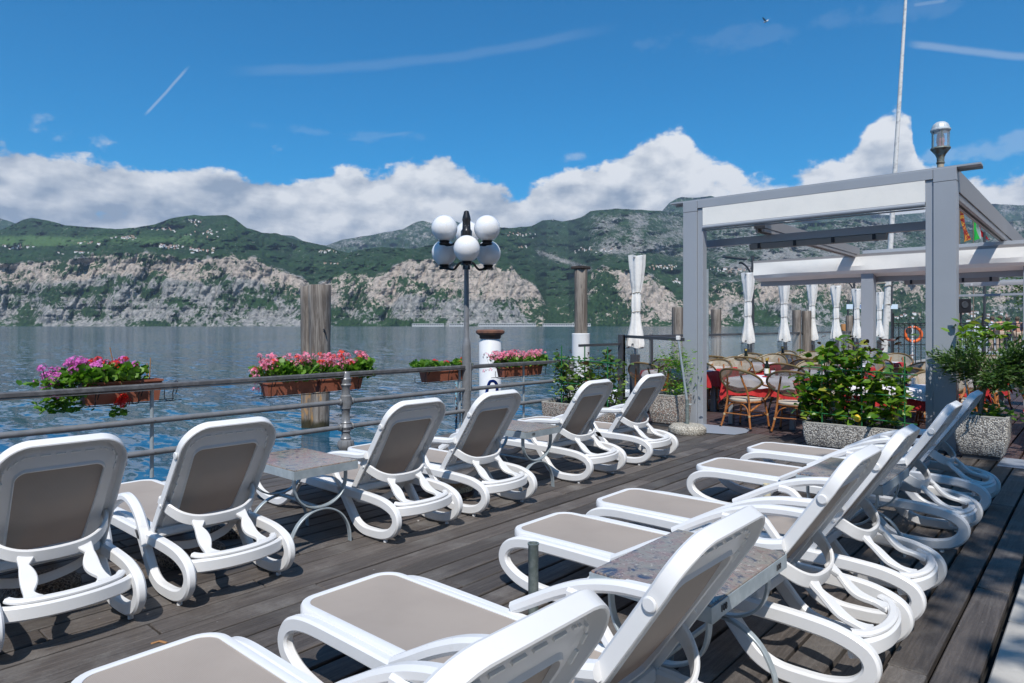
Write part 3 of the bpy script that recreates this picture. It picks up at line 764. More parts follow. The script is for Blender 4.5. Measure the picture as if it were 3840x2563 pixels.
def field_near(PX, PY):
    g = lambda x, y, a, b: np.exp(-((PX - x) / a) ** 2 - ((PY - y) / b) ** 2)
    return np.clip(0.8 * g(90, 905, 260, 28) + 0.55 * g(640, 900, 330, 40) + 0.5 * g(1180, 1000, 110, 30) + 0.45 * g(2230, 950, 190, 30) + 0.4 * g(1950, 900, 120, 30)
                   + 0.4 * g(2500, 1030, 150, 40) + 0.3 * g(2800, 1030, 200, 50), 0, 1)
def dist_near(PX, PY, s):
    ct = ip(cliff_top, PX)
    h = np.clip((1224.7 - PY) / (1224.7 - ct), 0, 1)
    u = np.clip((ct - PY) / 200.0, 0, 1.6)
    return 3500 + 330 * h + 2600 * u
build_terrain('mountain_terrain', np.arange(-900, 4800, 4.6), ip(ridge_near, np.arange(-900, 4800, 4.6)), 1224.7, 190, dist_near, 330,
              dict(rock=rock_near, warm=warm_near, field=field_near), 3.0)
r2 = [(900, 1000), (1000, 905), (1060, 882), (1100, 886), (1150, 912), (1224, 922), (1289, 897), (1379, 885), (1438, 873), (1510, 861), (1558, 834), (1587, 828), (1617, 837), (1700, 828), (1760, 850), (1900, 900), (2100, 1000)]
x2 = np.arange(900, 2100, 6.0)
build_terrain('far_mountain_ridge', x2, ip(r2, x2), 1120, 60, lambda a, b, s: 7800 + 2600 * s, 500,
              dict(rock=lambda a, b: np.clip(0.22 + (fbm(a / 50, b / 24, 4) - 0.5) * 1.2, 0, 1), warm=lambda a, b: a * 0, field=lambda a, b: a * 0 + 0.15), 8.0, jag=2)
r3 = [(2350, 900), (2475, 800), (2511, 760), (2540, 744), (2559, 739), (2600, 744), (2666, 735), (2760, 770), (2850, 800), (2950, 835), (3040, 815), (3130, 800), (3230, 793), (3330, 808), (3450, 800), (3560, 780), (3700, 765), (3840, 770), (4200, 800), (4600, 900)]
x3 = np.arange(2350, 4600, 8.0)
build_terrain('far_mountain_peaks', x3, ip(r3, x3), 1120, 70, lambda a, b, s: 8200 + 3200 * s, 600,
              dict(rock=lambda a, b: np.clip(0.28 + (fbm(a / 60 + 4, b / 28, 4) - 0.5) * 1.3, 0, 1), warm=lambda a, b: a * 0, field=lambda a, b: a * 0 + 0.1), 5.0, jag=2)
r4 = [(-900, 760), (-300, 790), (0, 819), (57, 838), (150, 900), (300, 960)]
x4 = np.arange(-900, 300, 10.0)
build_terrain('far_hill_ridge', x4, ip(r4, x4), 1120, 40, lambda a, b, s: 8000 + 2000 * s, 300,
              dict(rock=lambda a, b: a * 0 + 0.1, warm=lambda a, b: a * 0, field=lambda a, b: a * 0 + 0.1), 6.0, jag=2)

# ---- far houses on the slopes
HW = [mat('house_white_wall', (0.78, 0.77, 0.74), 0.8), mat('house_cream_wall', (0.58, 0.46, 0.33), 0.8), mat('house_pink_wall', (0.55, 0.36, 0.28), 0.8)]
HR = mat('terracotta_roof_tiles', (0.27, 0.12, 0.08), 0.8)
HWIN = mat('dark_house_windows', (0.06, 0.07, 0.08), 0.4)
def house_mesh(w, d, h, wall):
    m = MB(); m.box(-w / 2, w / 2, -d / 2, d / 2, -8, h); nf = len(m.f)
    e = 0.6
    m.add([(-w / 2 - e, -d / 2 - e, h), (w / 2 + e, -d / 2 - e, h), (w / 2 + e, d / 2 + e, h), (-w / 2 - e, d / 2 + e, h), (-w / 2, 0, h + d * 0.26), (w / 2, 0, h + d * 0.26)],
          [(0, 1, 5, 4), (2, 3, 4, 5), (0, 4, 3), (1, 2, 5), (0, 3, 2, 1)])
    nr = len(m.f)
    k = max(2, int(w / 4))
    for i in range(k):
        x = -w / 2 + (i + 0.5) * w / k
        for z in ([h * 0.3, h * 0.7] if h > 6 else [h * 0.5]):
            m.add([(x - 0.6, -d / 2 - 0.06, z - 0.8), (x + 0.6, -d / 2 - 0.06, z - 0.8), (x + 0.6, -d / 2 - 0.06, z + 0.8), (x - 0.6, -d / 2 - 0.06, z + 0.8)], [(0, 1, 2, 3)])
    me = bpy.data.meshes.new('house'); me.from_pydata(m.v, [], m.f); me.materials.append(wall); me.materials.append(HR); me.materials.append(HWIN)
    for i, p in enumerate(me.polygons): p.material_index = 0 if i < nf else (1 if i < nr else 2)
    me.update(); return me
hm = [house_mesh(w * .62, d * .62, h * .7, HW[(0, 1, 0, 2, 0, 0)[i]]) for i, (w, d, h) in enumerate([(20, 13, 8), (16, 11, 8), (24, 12, 6), (14, 11, 9), (34, 14, 9), (18, 12, 6)])]
clusters = [(60, 925, 70, 10, 16, 'on the meadows above the left end of the cliffs'), (290, 950, 80, 6, 8, 'at the rim of the left cliff'), (330, 912, 60, 8, 8, 'below the left hilltop'),
            (480, 892, 55, 9, 22, 'in the village below the high green hill'), (610, 862, 55, 6, 14, 'on the shoulder of the high green hill'), (640, 925, 60, 10, 34, 'in the village on the cliff edge'),
            (730, 940, 70, 10, 20, 'around the church above the cliff'), (735, 835, 30, 18, 14, 'scattered below the hilltop'), (770, 872, 70, 20, 16, 'scattered on the green slope'),
            (1220, 945, 60, 8, 10, 'in the green saddle between the cliffs'), (1240, 990, 50, 6, 6, 'on the meadow above the valley'), (1950, 882, 60, 12, 18, 'on the ridge right of the street lamp'),
            (1960, 930, 40, 8, 6, 'in the clearing right of the street lamp'), (2070, 824, 30, 3, 8, 'along the ridge top'), (2210, 940, 70, 12, 20, 'in the green bowl under the grey mountain'),
            (2500, 1003, 70, 10, 20, 'left of the grey pergola post'), (2540, 1055, 20, 8, 5, 'low beside the grey pergola post'), (2760, 1015, 120, 18, 24, 'seen through the grey pergola'),
            (3650, 1178, 130, 22, 26, 'in the far town by the lake'), (3380, 1185, 90, 18, 10, 'in the far lakeside village')]
deps = bpy.context.evaluated_depsgraph_get()
bpy.context.view_layer.update()
from mathutils.bvhtree import BVHTree
terr_o = bpy.data.objects['mountain_terrain']
bvh = BVHTree.FromPolygons([v.co for v in terr_o.data.vertices], [tuple(p.vertices) for p in terr_o.data.polygons])
for (cx, cy, rx_, ry_, n, where) in clusters:
    for i in range(n):
        px, py = cx + random.gauss(0, 0.50) * rx_, cy + random.gauss(0, 0.42) * ry_
        d = (at(px, py, 1000) - Vector((0, 0, CH))).normalized()
        hit = bvh.ray_cast(Vector((0, 0, CH)), d)
        if hit[0] is None: continue
        hk_ = random.randrange(6); o = link('house', hm[hk_], None, hit[0] + Vector((0, 0, 1)), (0, 0, YAW - PI / 2 + random.uniform(-0.7, 0.7)))
        tag(o, ('tiny white house ', 'tiny cream house ', 'tiny wide white house ', 'tiny pink house ', 'long low white house ', 'tiny low white house ')[hk_] + where, 'house', 'houses ' + where)

# ---- road galleries along the far shore
GALW = mat('pale_gallery_concrete', (0.60, 0.60, 0.58), 0.8); GALD = mat('shaded_gallery_wall', (0.10, 0.11, 0.11), 0.9)  # rear wall gets a darker colour that carries the gallery's inner shade
def gallery(px0, px1, py, name_where):
    D = 3440; a, b = at(px0, py, D), at(px1, py, D); L = (b - a).length; ang = math.atan2(b.y - a.y, b.x - a.x)
    t = thing('road_gallery', name_where, 'gallery', (a.x, a.y, WZ), ang)
    MB().box(0, L, 0, 14, 11.5, 14).build('roof', GALW, t, 0); MB().box(0, L, -1, 14, 0, 5).build('base', GALW, t, 0)
    MB().box(0, L, 12.5, 13.5, 5, 11.5).build('rear_wall', GALD, t, 0)
    m = MB().box(-0.9, 0.9, -0.5, 0.5, 5, 11.5).mesh('column', GALW, 0)
    k = int(L / 9)
    for i in range(k + 1): link('column', m, t, (min(max(i * 9.0, 1), L - 1), 0.3, 0))
gallery(1545, 1665, 1223, 'white colonnaded road gallery at the far shore left of the lamp post')
gallery(1685, 1745, 1223, 'short white road gallery at the far shore behind the lamp post')
gallery(1795, 2010, 1223, 'long white road gallery at the far shore right of the lamp post')
gallery(2035, 2215, 1223, 'white road gallery at the far shore ending at the tall timber pile')

# ---- deck of single boards
deck = bpy.data.objects.new('deck', None); C.objects.link(deck); tag(deck, kind='structure')
sub = MB().box(-3, 30, -6, 6.80, -0.30, -0.075); sub.build('joist_shade_sheet', mat('joist_gap_shade', (0.012, 0.011, 0.010), 0.9), deck, 0)  # one near-black sheet; its colour stands in for shade in the board gaps
BW = 0.170
def board_mesh(L, w, m, name='board'):
    return MB().box(0, L, 0, w, -0.04, 0, 0.0045).mesh(name, m, 0)
bm_near = {}
def place_boards(x0, x1, rows, y0, lens, m, limit, gap=0.017, dark_from=None):
    k = 0; spill = MB()
    for r in range(rows):
        y = y0 + r * BW; x = x0 - random.uniform(0, lens)
        while x < x1:
            L = random.choice((0.8, 1.0, 1.0)) * lens
            a, b = max(x, x0), min(x + L, x1)
            if b - a > 0.15:
                g = gap + random.uniform(-0.004, 0.004); dz = random.uniform(-0.004, 0.0015)
                if k < limit:
                    L2 = round(b - a, 1); key = (L2, m.name)
                    if key not in bm_near: bm_near[key] = board_mesh(L2 - 0.008, BW - gap, m)
                    o = link('board', bm_near[key], deck, (a, y + random.uniform(0, 0.003), dz), (random.uniform(-0.012, 0.012), random.uniform(-0.0008, 0.0008), 0))
                    o.scale = ((b - a) / L2, (BW - g) / (BW - gap), 1); k += 1
                else:
                    spill.box(a, b - 0.006, y, y + BW - g, -0.04 + dz, dz, 0.004)
            x += L
    return k, spill
YB = 0.408
n1, _ = place_boards(0.2, 9.3, 38, YB, 3.6, DECK, 400)
n2, sp = place_boards(9.3, 30.0, 38, YB, 7.0, DECKR, max(0, 292 - n1))
if sp.v: tag(sp.build('board', DECKR, deck, 0), kind='stuff')
_, sp2 = place_boards(8.9, 30.0, 26, YB - 26 * BW, 7.0, DECKR, 0)
tag(sp2.build('board', DECKR, deck, 0), kind='stuff')
MB().box(-3, 30, 6.87, 6.91, -0.30, -0.01).build('fascia', DECK, deck, 0)

# ---- stone pavement along the right-hand edge
pav = bpy.data.objects.new('pavement', None); C.objects.link(pav); tag(pav, kind='structure')
MB().box(-3, 8.88, -6, 0.385, -0.2, -0.06).build('bedding', mat('mortar_bed', (0.10, 0.09, 0.08), 0.9), pav, 0)
for i, x in enumerate(np.arange(-0.74, 8.7, 1.0)):
    for j in range(4):
        off = 0.0 if j % 2 == 0 else 0.4
        o = MB().box(x + off + 0.006, x + off + 0.994, 0.378 - (j + 1) * 0.62 + 0.006, 0.378 - j * 0.62, -0.06, random.uniform(-0.006, 0.0), 0.006).build('slab', STONE, pav, 0)

# ---- railing along the lake
YR = 6.80
rail = thing('railing', 'grey painted pipe railing along the lake edge of the deck', 'railing', (0, YR, 0))
def bar(name, pts, r, m, par, n=10): return MB().tube(pts, r, n).build(name, m, par)
MB().sweep([(-2, 0, .925), (4.72, 0, .93), (9.22, 0, .912)], csec(0.050, 0.066, 0.010), (0, 1, 0)).build('top_rail', RAILT, rail, 30)
MB().box(-2, 9.2, -0.038, 0.038, 0.890, 0.897).build('rail_flange', RAILT, rail, 0)
for nm, z in (('middle_rail', 0.60), ('lower_rail', 0.30)):
    for (a, b) in ((-2, 4.68), (4.76, 9.18)):
        bar(nm, [(a, 0, z), (b, 0, z)], 0.029, RAIL, rail, 14)
prof = [(0.0, -0.02), (0.075, -0.02), (0.075, 0.0), (0.055, 0.01), (0.062, 0.04), (0.068, 0.085), (0.062, 0.13), (0.047, 0.15), (0.052, 0.165), (0.040, 0.185), (0.038, 0.235), (0.050, 0.25), (0.047, 0.262),
        (0.060, 0.30), (0.047, 0.338), (0.050, 0.35), (0.040, 0.365), (0.036, 0.44), (0.040, 0.50), (0.052, 0.52), (0.050, 0.54), (0.060, 0.60), (0.050, 0.65), (0.052, 0.665), (0.040, 0.68), (0.035, 0.76),
        (0.045, 0.785), (0.053, 0.80), (0.044, 0.815), (0.048, 0.85), (0.052, 0.87), (0.040, 0.895), (0.042, 0.93), (0.030, 0.955), (0.0, 0.96)]
prof = [(r_ * 1.28, z_) for r_, z_ in prof]
bal = MB().lathe(prof, 20).mesh('baluster', RAIL, 40)
bulb = MB().lathe([(0, 0.03), (0.075, 0.03), (0.094, 0.06), (0.098, 0.095), (0.086, 0.135), (0.06, 0.15), (0, 0.15)], 40, wob=lambda a, z: 1 + 0.05 * math.cos(12 * a)).mesh('gadroon', RAIL, 40)
colr = MB().lathe([(0, -0.014), (0.040, -0.014), (0.046, 0), (0.040, 0.014), (0, 0.014)], 14).mesh('collar', RAIL, 40)
for x in (-2.0, 4.72, 9.22):
    b = link('baluster', bal, rail, (x, 0, 0)); link('gadroon', bulb, b)
    for z in (0.3, 0.6):
        for s in (-1, 1): link('collar', colr, b, (s * 0.085, 0, z), (0, PI / 2, 0))
stn = MB().tube([(0, 0, 0.05), (0, 0, 0.885)], 0.018, 10).mesh('stanchion', GALV)
for x in (2.564, 6.66, 8.05): link('stanchion', stn, rail, (x, 0.055, 0))
wire = MB()
for x in (2.564, 6.66, 8.05):
    for z in (0.3, 0.6): wire.tube([(x + 0.02 * math.cos(a), 0.025 + 0.058 * math.sin(a), z + 0.004 * math.sin(3 * a)) for a in np.linspace(0, 2 * PI, 16)[:-1]], 0.0016, 5, closed=True)
wire.build('binding_wire', RUST, rail)

# ---- street lamp with opal globes
lamp = thing('street_lamp', 'street lamp with two tiers of white globes on a grey pole by the railing', 'street lamp', (6.74, 6.80, 0))
MB().lathe([(0, -0.3), (0.062, -0.3), (0.062, 1.20), (0.060, 1.24), (0.045, 1.31), (0.040, 1.33), (0.036, 2.0), (0.031, 2.55), (0.031, 2.62), (0, 2.62)], 20).build('pole', RAIL, lamp)
pl = MB().box(-0.02, 0.02, -0.075, -0.055, 0.58, 0.98, 0.006).build('hatch_plate', RAIL, lamp, 0)
pl.rotation_euler = (0, 0, 0.4)
MB().lathe([(0, 2.30), (0.055, 2.30), (0.05, 2.36), (0.04, 2.42), (0.055, 2.50), (0.075, 2.62), (0.075, 2.84), (0.060, 2.87), (0.055, 2.98), (0.062, 3.0), (0.058, 3.03), (0.035, 3.12), (0.02, 3.13), (0, 3.13)], 24,
           wob=lambda a, z: 1 + (0.07 * (math.cos(8 * a) > 0) if 2.6 < z < 2.85 else 0)).build('hub', LAMPB, lamp, 30)
gl = MB().sphere((0, 0, 0), 0.182, 32, 20).mesh('globe', GLOBE, 60)
cup = MB().lathe([(0, -0.03), (0.075, -0.03), (0.08, -0.02), (0.06, -0.01), (0.075, 0.012), (0.07, 0.02), (0, 0.02)], 20).mesh('globe_holder', LAMPB)
def lamp_arm(phi, R, z0, z1):
    ux, uy = math.cos(phi), math.sin(phi)
    pts = cr([(0.03 * ux, 0.03 * uy, z0 - 0.02), (0.10 * ux, 0.10 * uy, z0 + 0.0), (0.2 * ux, 0.2 * uy, z0 - 0.09), (0.30 * ux, 0.30 * uy, z1 - 0.01), (R * ux, R * uy, z1), ((R + .07) * ux, (R + .07) * uy, z1)], 5)
    a = MB().tube(pts, 0.017, 8).build('arm', LAMPB, lamp)
    link('globe_holder', cup, a, (R * ux, R * uy, z1 + 0.03)); link('globe', gl, a, (R * ux, R * uy, z1 + 0.03 + 0.192))
F0 = YAW                                   # forward direction, used only to turn the lamp head the way it stands
for phi in (F0 + PI + 0.08, F0 + PI + 0.08 + 2 * PI / 3, F0 + PI + 0.08 - 2 * PI / 3): lamp_arm(phi, 0.365, 2.40, 2.33)
for phi in (F0 + 0.02, F0 + 0.02 + 2 * PI / 3, F0 + 0.02 - 2 * PI / 3 - 0.02): lamp_arm(phi, 0.345, 2.74, 2.635)

# ---- timber piles, bollards in the water
def pile(name, x, y, r, ztop, label, bend=0.0, group=None, r2=None, zb=-2.2, cap=False, seed=0):
    n = 28; ph = random.uniform(0, 6); rt = r2 or r
    def wob(a, z): return 1 + 0.05 * math.sin(2 * a + ph) + 0.035 * math.sin(3 * a + 2 * ph + 0.6 * z) + (0.05 * -abs(math.sin(5 * a + ph)) ** 8) + 0.012 * math.sin(7 * z + 4 * a)
    zs = np.linspace(zb, ztop, 16)
    pr = [(0, zb)] + [(r + (rt - r) * (z - zb) / (ztop - zb), z) for z in zs] + [(rt * 0.96, ztop + 0.012), (0, ztop + 0.012)]
    o = MB().lathe(pr, n, wob=wob).build(name, PILE, None, 50)
    o.location = (x, y, 0); tag(o, label, 'pile', group)
    if cap: MB().box(-rt * 1.1, rt * 1.1, -rt * 1.1, rt * 1.1, ztop + 0.014, ztop + 0.07, 0.01).build('cap', mat('dark_wet_cap_board', (0.045, 0.035, 0.03), 0.8), o, 0)
    return o
DP = 15.7
p = at(1199, 1200, DP); pa = pile('timber_pile', p.x, p.y, 0.20, 2.44, 'thick weathered timber pile standing in the lake, iron hook on its side', r2=0.268)
hk = at(1212, 1235, DP - 0.24)
MB().tube([hk - p + Vector((0, 0, p.z)), hk - p + Vector((0.02, -0.03, p.z - 0.02)), hk - p + Vector((0.05, -0.03, p.z - 0.13))], 0.016, 8).build('iron_hook', BLACK, pa)
p = at(1160, 1200, DP + 0.30); pile('timber_pile', p.x, p.y, 0.17, 2.42, 'slimmer grey pile half hidden behind the thick hooked pile', r2=0.22)
p = at(2178, 1200, 12.8); pb = pile('timber_pile', p.x, p.y, 0.125, 2.56, 'tall timber pile rising from a white painted sleeve', cap=True)
slv = MB().lathe([(0.16, -2), (0.168, -2), (0.168, 1.35), (0.160, 1.36), (0.128, 1.33)], 28).build('painted_sleeve', WPAINT, pb)
for i, (px, D, w, yt, lb) in enumerate([(2542, 16, 0.15, 1155, 'timber pile showing beside the grey pergola post'), (2686, 17, 0.135, 1163, 'timber pile with an orange worn band left of the first parasol'),
                                       (2988, 20, 0.13, 1165, 'dark knotty timber pile, left one of a touching pair'), (3024, 20.1, 0.13, 1168, 'smooth pale timber pile, right one of a touching pair'),
                                       (3135, 24, 0.11, 1184, 'short dark pile behind the fourth furled parasol'), (3186, 24, 0.13, 1186, 'short grey pile left of the second grey post')]):
    q = at(px, 1223, D); pile('timber_pile', q.x, q.y, w, CH + (1223 - yt) * D / FP, lb)
q = at(3163, 1223, 25); o = pile('mooring_post', q.x, q.y, 0.08, CH + (1223 - 1217) * 25 / FP, 'small orange brown mooring post between two short piles'); o.data = o.data.copy(); o.data.materials[0] = mat('orange_worn_timber', (0.45, 0.22, 0.08), 0.8); o['category'] = 'post'
p = at(1838, 1300, 13.6)
bo = MB().lathe([(0, -2.5), (0.222, -2.5), (0.222, 1.17), (0.19, 1.22), (0.19, 1.3), (0, 1.3)], 36).build('mooring_bollard', WPAINT); bo.location = (p.x, p.y, 0)
tag(bo, 'white steel mooring bollard with rusted mushroom cap behind the railing', 'bollard')
MB().lathe([(0, 1.24), (0.195, 1.24), (0.215, 1.26), (0.215, 1.30), (0.235, 1.32), (0.265, 1.335), (0.29, 1.36), (0.288, 1.40), (0.25, 1.425), (0, 1.43)], 36, wob=lambda a, z: 1 + 0.012 * math.sin(5 * a + 9 * z)).build('cap', RUST, bo)
# ladder and pale blue pole behind the rail
p0 = at(1846, 1430, 11.0)
lad = MB().tube(cr([p0 + Vector((-.17, .15, -.9)), p0 + Vector((-.06, .05, -.12)), p0 + Vector((0, 0, 0)), p0 + Vector((.055, -.05, -.06)), p0 + Vector((.06, -.05, -.25)), p0 + Vector((.06, -.05, -.9))], 6), 0.025, 10).build('swim_ladder', BLUET)
tag(lad, 'bright blue tubular top of a swim ladder in front of the white bollard', 'ladder')
p1 = at(1711, 1430, 10.3)
bp_ = MB().tube([(p1.x, p1.y, -1.4), (p1.x, p1.y, p1.z)], 0.019, 10).build('ladder_pole', BLUEP)
tag(bp_, 'rust stained pale blue pole beside the street lamp, below the geraniums', 'pole')
p2 = at(1722, 1516, 10.3); p3 = at(1765, 1530, 10.3)
MB().tube([p2, p3], 0.014, 8).build('rung', BLUEP, bp_)

# ---- foliage helpers
def leaf_shape(L, W, fold=0.12, seg=3, tip=1.0):
    """one leaf along +X, folded on its midrib and drooping a little"""
    vs = [(0, 0, 0)]; fs = []
    for i in range(1, seg + 1):
        t = i / (seg + 0.0); w = W * math.sin(PI * min(t, 0.98) ** 0.85) * tip
        x = L * t; z = -L * 0.22 * t * t
        if i < seg: vs += [(x, -w / 2, z + fold * w), (x, 0, z), (x, w / 2, z + fold * w)]
        else: vs += [(x, 0, z)]
    e = len(vs) - 1
    fs = [(0, 2, 1), (0, 3, 2)]
    for i in range(seg - 2):
        a = 1 + 3 * i; fs += [(a, a + 1, a + 4, a + 3), (a + 1, a + 2, a + 5, a + 4)]
    a = 1 + 3 * (seg - 2); fs += [(a, a + 1, e), (a + 1, a + 2, e)]
    return np.array(vs, float), fs
def scatter(name, m, base, mats, parent=None, kind=None):
    """one mesh holding a copy of the base shape for every 4x4 matrix"""
    bv, bf = base; n = len(bv); V = np.empty((len(mats) * n, 3)); h = np.hstack([bv, np.ones((n, 1))])
    for i, mt in enumerate(mats): V[i * n:(i + 1) * n] = (h @ np.array(mt).T)[:, :3]
    F = []
    for i in range(len(mats)): F += [tuple(k + i * n for k in f) for f in bf]
    me = bpy.data.meshes.new(name); me.from_pydata(V.tolist(), [], F); me.materials.append(m)
    me.polygons.foreach_set('use_smooth', [True] * len(me.polygons)); me.update()
    o = link(name, me, parent)
    if kind: o['kind'] = kind
    return o
def rmat(p, d, s, roll=None):
    """matrix putting +X of the base along d at point p"""
    d = Vector(d).normalized(); q = d.to_track_quat('X', 'Z'); r = Matrix.Rotation(random.uniform(-1.0, 1.0) if roll is None else roll, 4, 'X')
    return Matrix.Translation(p) @ q.to_matrix().to_4x4() @ r @ Matrix.Scale(s, 4)
def rdir(up=0.3):
    a = random.uniform(0, 2 * PI); z = random.uniform(-0.6, 0.9) * 0.8 + up; return Vector((math.cos(a), math.sin(a), z))

# geranium leaf: round lobed disc
def ger_leaf(r):
    vs = [(0, 0, 0)]; n = 10
    for k in range(n):
        a = 2 * PI * k / n; q = r * (1 if k % 2 else 0.82); vs.append((q * math.cos(a) + r * .6, q * math.sin(a), 0.22 * r * (1 if k % 2 else 0.6)))
    return np.array(vs), [(0, k + 1, (k + 1) % n + 1) for k in range(n)]
def petal_head(r, npet, m, name='flower_head'):
    b = MB()
    for i in range(npet):
        a = random.uniform(0, 2 * PI); z = random.uniform(-0.35, 1.0); s = math.sqrt(max(0, 1 - z * z))
        d = Vector((s * math.cos(a), s * math.sin(a), z)); c = d * r * random.uniform(0.65, 1.0); q = d.to_track_quat('Z', 'Y').to_matrix()
        pr_ = r * 0.36
        for k in range(5):
            t = 2 * PI * k / 5 + a; u = q @ Vector((math.cos(t), math.sin(t), 0.25)); w = q @ Vector((-math.sin(t), math.cos(t), 0))
            b.add([c, c + u * pr_ * 0.7 - w * pr_ * 0.33, c + u * pr_, c + u * pr_ * 0.7 + w * pr_ * 0.33], [(0, 1, 2, 3)])
    me = bpy.data.meshes.new(name); me.from_pydata(b.v, [], b.f); me.materials.append(m); me.update(); return me
HEADS = {k: [petal_head(0.048, 15, m), petal_head(0.042, 13, m), petal_head(0.034, 9, m)] for k, m in (('m', PT_MAG), ('p', PT_PNK), ('r', PT_RED), ('o', PT_ORG))}
def geranium(where_x0, where_x1, zc, label, kinds, nleaf, hmax=0.16, over=0.0, nheads=20, droop=0.0, cat='flowers'):
    t = thing('geranium_plant', label, 'geraniums', ((where_x0 + where_x1) / 2, 7.0, zc)); w = (where_x1 - where_x0) / 2
    ms = []; cl = [(random.uniform(-w, w), random.uniform(-0.07, 0.09), random.uniform(0.6, 1.0)) for _ in range(int(7 + w * 14))]
    for i in range(int(nleaf * 1.5)):
        c = random.choice(cl); a = random.uniform(0, 2 * PI); rr = random.random() ** 0.5 * 0.13
        x = c[0] + rr * math.cos(a); y = c[1] + rr * math.sin(a); z = random.uniform(0.0, hmax * c[2]) * (1 - rr * 1.2) + 0.01
        d = Vector((x - c[0], y - c[1], 0.05 + random.uniform(0, 0.12)))
        ms.append(rmat(Vector((x, y, z)), d + rdir(0.2) * 0.10, random.uniform(0.9, 1.6)))
    for i in range(int(nleaf * droop)):       # hanging over the left end and front
        x = -w + random.gauss(-0.05, 0.09); z = random.uniform(-0.24, 0.06); y = random.uniform(-0.12, 0.06)
        ms.append(rmat(Vector((x, y, z)), rdir(-0.3), random.uniform(0.7, 1.3)))
    scatter('foliage', LF_GER, ger_leaf(0.026), ms, t)
    st = MB()
    for i in range(int(nheads * 2.1)):
        k = random.choice(kinds[0]); x = random.uniform(-w, w) if random.random() > over else -w + random.uniform(-0.22, 0.1)
        if len(kinds) > 1:
            k = 'r' if random.random() < kinds[1](x / w) else 'm' if 'm' in kinds[0] else k
        y = random.uniform(-0.12, 0.10); z = hmax * random.uniform(0.65, 1.25)
        if x < -w: z = random.uniform(-0.1, hmax)
        link('flower_head', random.choice(HEADS[k]), t, (x, y, z), (random.uniform(-.5, .5), random.uniform(-.5, .5), random.uniform(0, 6)), (random.uniform(0.7, 1.1),) * 3)
        st.tube([(x * 0.92, y * 0.6, 0.0), (x, y, z)], 0.0022, 4, caps=False)
    st.build('flower_stalks', STEM, t); return t

def flower_box(x0, x1, z0, label, rail_len, dy=0.0, n=1, group=None, h=0.135):
    """long tapered plastic trough hung on the lake side of the rail"""
    t = thing('flower_box', label, 'planter', ((x0 + x1) / 2, 7.0 + dy, z0), 0, group); w = (x1 - x0) / 2
    b = MB(); tp, bt = 0.085, 0.062
    o_ = [(-w, -tp), (w, -tp), (w, tp), (-w, tp)]; i_ = [(-w + .03, -bt), (w - .03, -bt), (w - .03, bt), (-w + .03, bt)]
    vs = [(x, y, 0) for x, y in i_] + [(x * 0.985, y * 0.94, h) for x, y in o_] + [(x * 1.01, y * 1.06, h) for x, y in o_] + [(x * 1.01, y * 1.06, h + .018) for x, y in o_] + [(x * 0.975, y * 0.86, h + .018) for x, y in o_] + [(x * 0.97, y * 0.85, h - .03) for x, y in o_]
    fs = [(0, 3, 2, 1)]
    for l in range(5): fs += [(l * 4 + k, l * 4 + (k + 1) % 4, (l + 1) * 4 + (k + 1) % 4, (l + 1) * 4 + k) for k in range(4)]
    b.add(vs, fs); b.build('trough', TERRA, t, 0)
    MB().add([(x * .97, y * .85, h - .022) for x, y in o_], [(0, 1, 2, 3)]).build('soil', SOIL, t, 0)
    return t
def hanger(x0, x1, z0, label):
    t = thing('box_hanger', label, 'bracket', ((x0 + x1) / 2, 7.0, z0)); w = (x1 - x0) / 2 + 0.06
    m = MB()
    for y in (-0.09, 0.09): m.tube([(-w, y, -0.004), (w, y, -0.004)], 0.0045, 6)
    m.build('carrier_bar', BLACK, t)
    for x in (-w * 0.82, w * 0.05, w * 0.8):
        hz = 0.955 - z0
        MB().tube(cr([(x, -0.165, hz - .12), (x, -0.215, hz - 0.05), (x, -0.215, hz - .005), (x, -0.20, hz + .006), (x, -0.15, hz), (x, -0.135, hz - .06), (x, -0.10, 0.07), (x, -0.09, -0.004), (x, 0.09, -0.004), (x, 0.10, 0.09)], 3), 0.0045, 6).build('hook', BLACK, t)
flower_box(2.00, 2.69, 0.775, 'terracotta flower box nearest the left edge, pink and red geraniums spilling from it', 0, h=.19)
geranium(1.90, 2.48, 0.975, 'magenta and scarlet geraniums spilling over the leftmost flower box', (['m', 'm', 'm'], lambda u: 0.0 if u < -0.35 else 0.55), 480, 0.17, 0.40, 40, 0.75)
hanger(2.08, 2.80, 0.770, 'black wire hanger hooked over the rail under the leftmost flower box')
t = thing('geranium_plant', 'round scarlet geranium head hanging below the leftmost flower box', 'geraniums', (2.31, 6.88, 0.80))
for i in range(4): link('flower_head', HEADS['r'][i % 2], t, (random.uniform(-.03, .03), 0, random.uniform(-.04, .04)), None, (1.2,) * 3)
MB().tube(cr([(0, 0, 0.04), (0.005, -0.01, 0.10), (0.0, 0.03, 0.2)], 4), 0.003, 5).build('stalk', STEM, t)
scatter('foliage', LF_GER, ger_leaf(0.024), [rmat(Vector((random.uniform(-.09, .06), random.uniform(-.02, .1), random.uniform(-.14, -.05))), rdir(-.3), 1) for _ in range(36)], t)
for dx, h, tilt, lb in ((0.30, 0.33, -0.12, 'leaning brown cane stick in the leftmost flower box'), (0.575, 0.22, 0.02, 'thin upright cane at the right end of the leftmost box'), (0.555, 0.17, 0.0, 'shorter cane beside the thin upright cane')):
    tag(MB().tube([(2.02 + dx, 7.0, 0.93), (2.02 + dx + tilt * 0.6, 7.0, 0.97 + h)], [0.006, 0.004], 6).build('cane_stick', CANE), lb, 'stick')
flower_box(3.78, 4.42, 0.72, 'terracotta flower box left of the baluster, first of a touching pair', 0)
flower_box(4.44, 5.06, 0.72, 'terracotta flower box behind the baluster, second of a touching pair', 0)
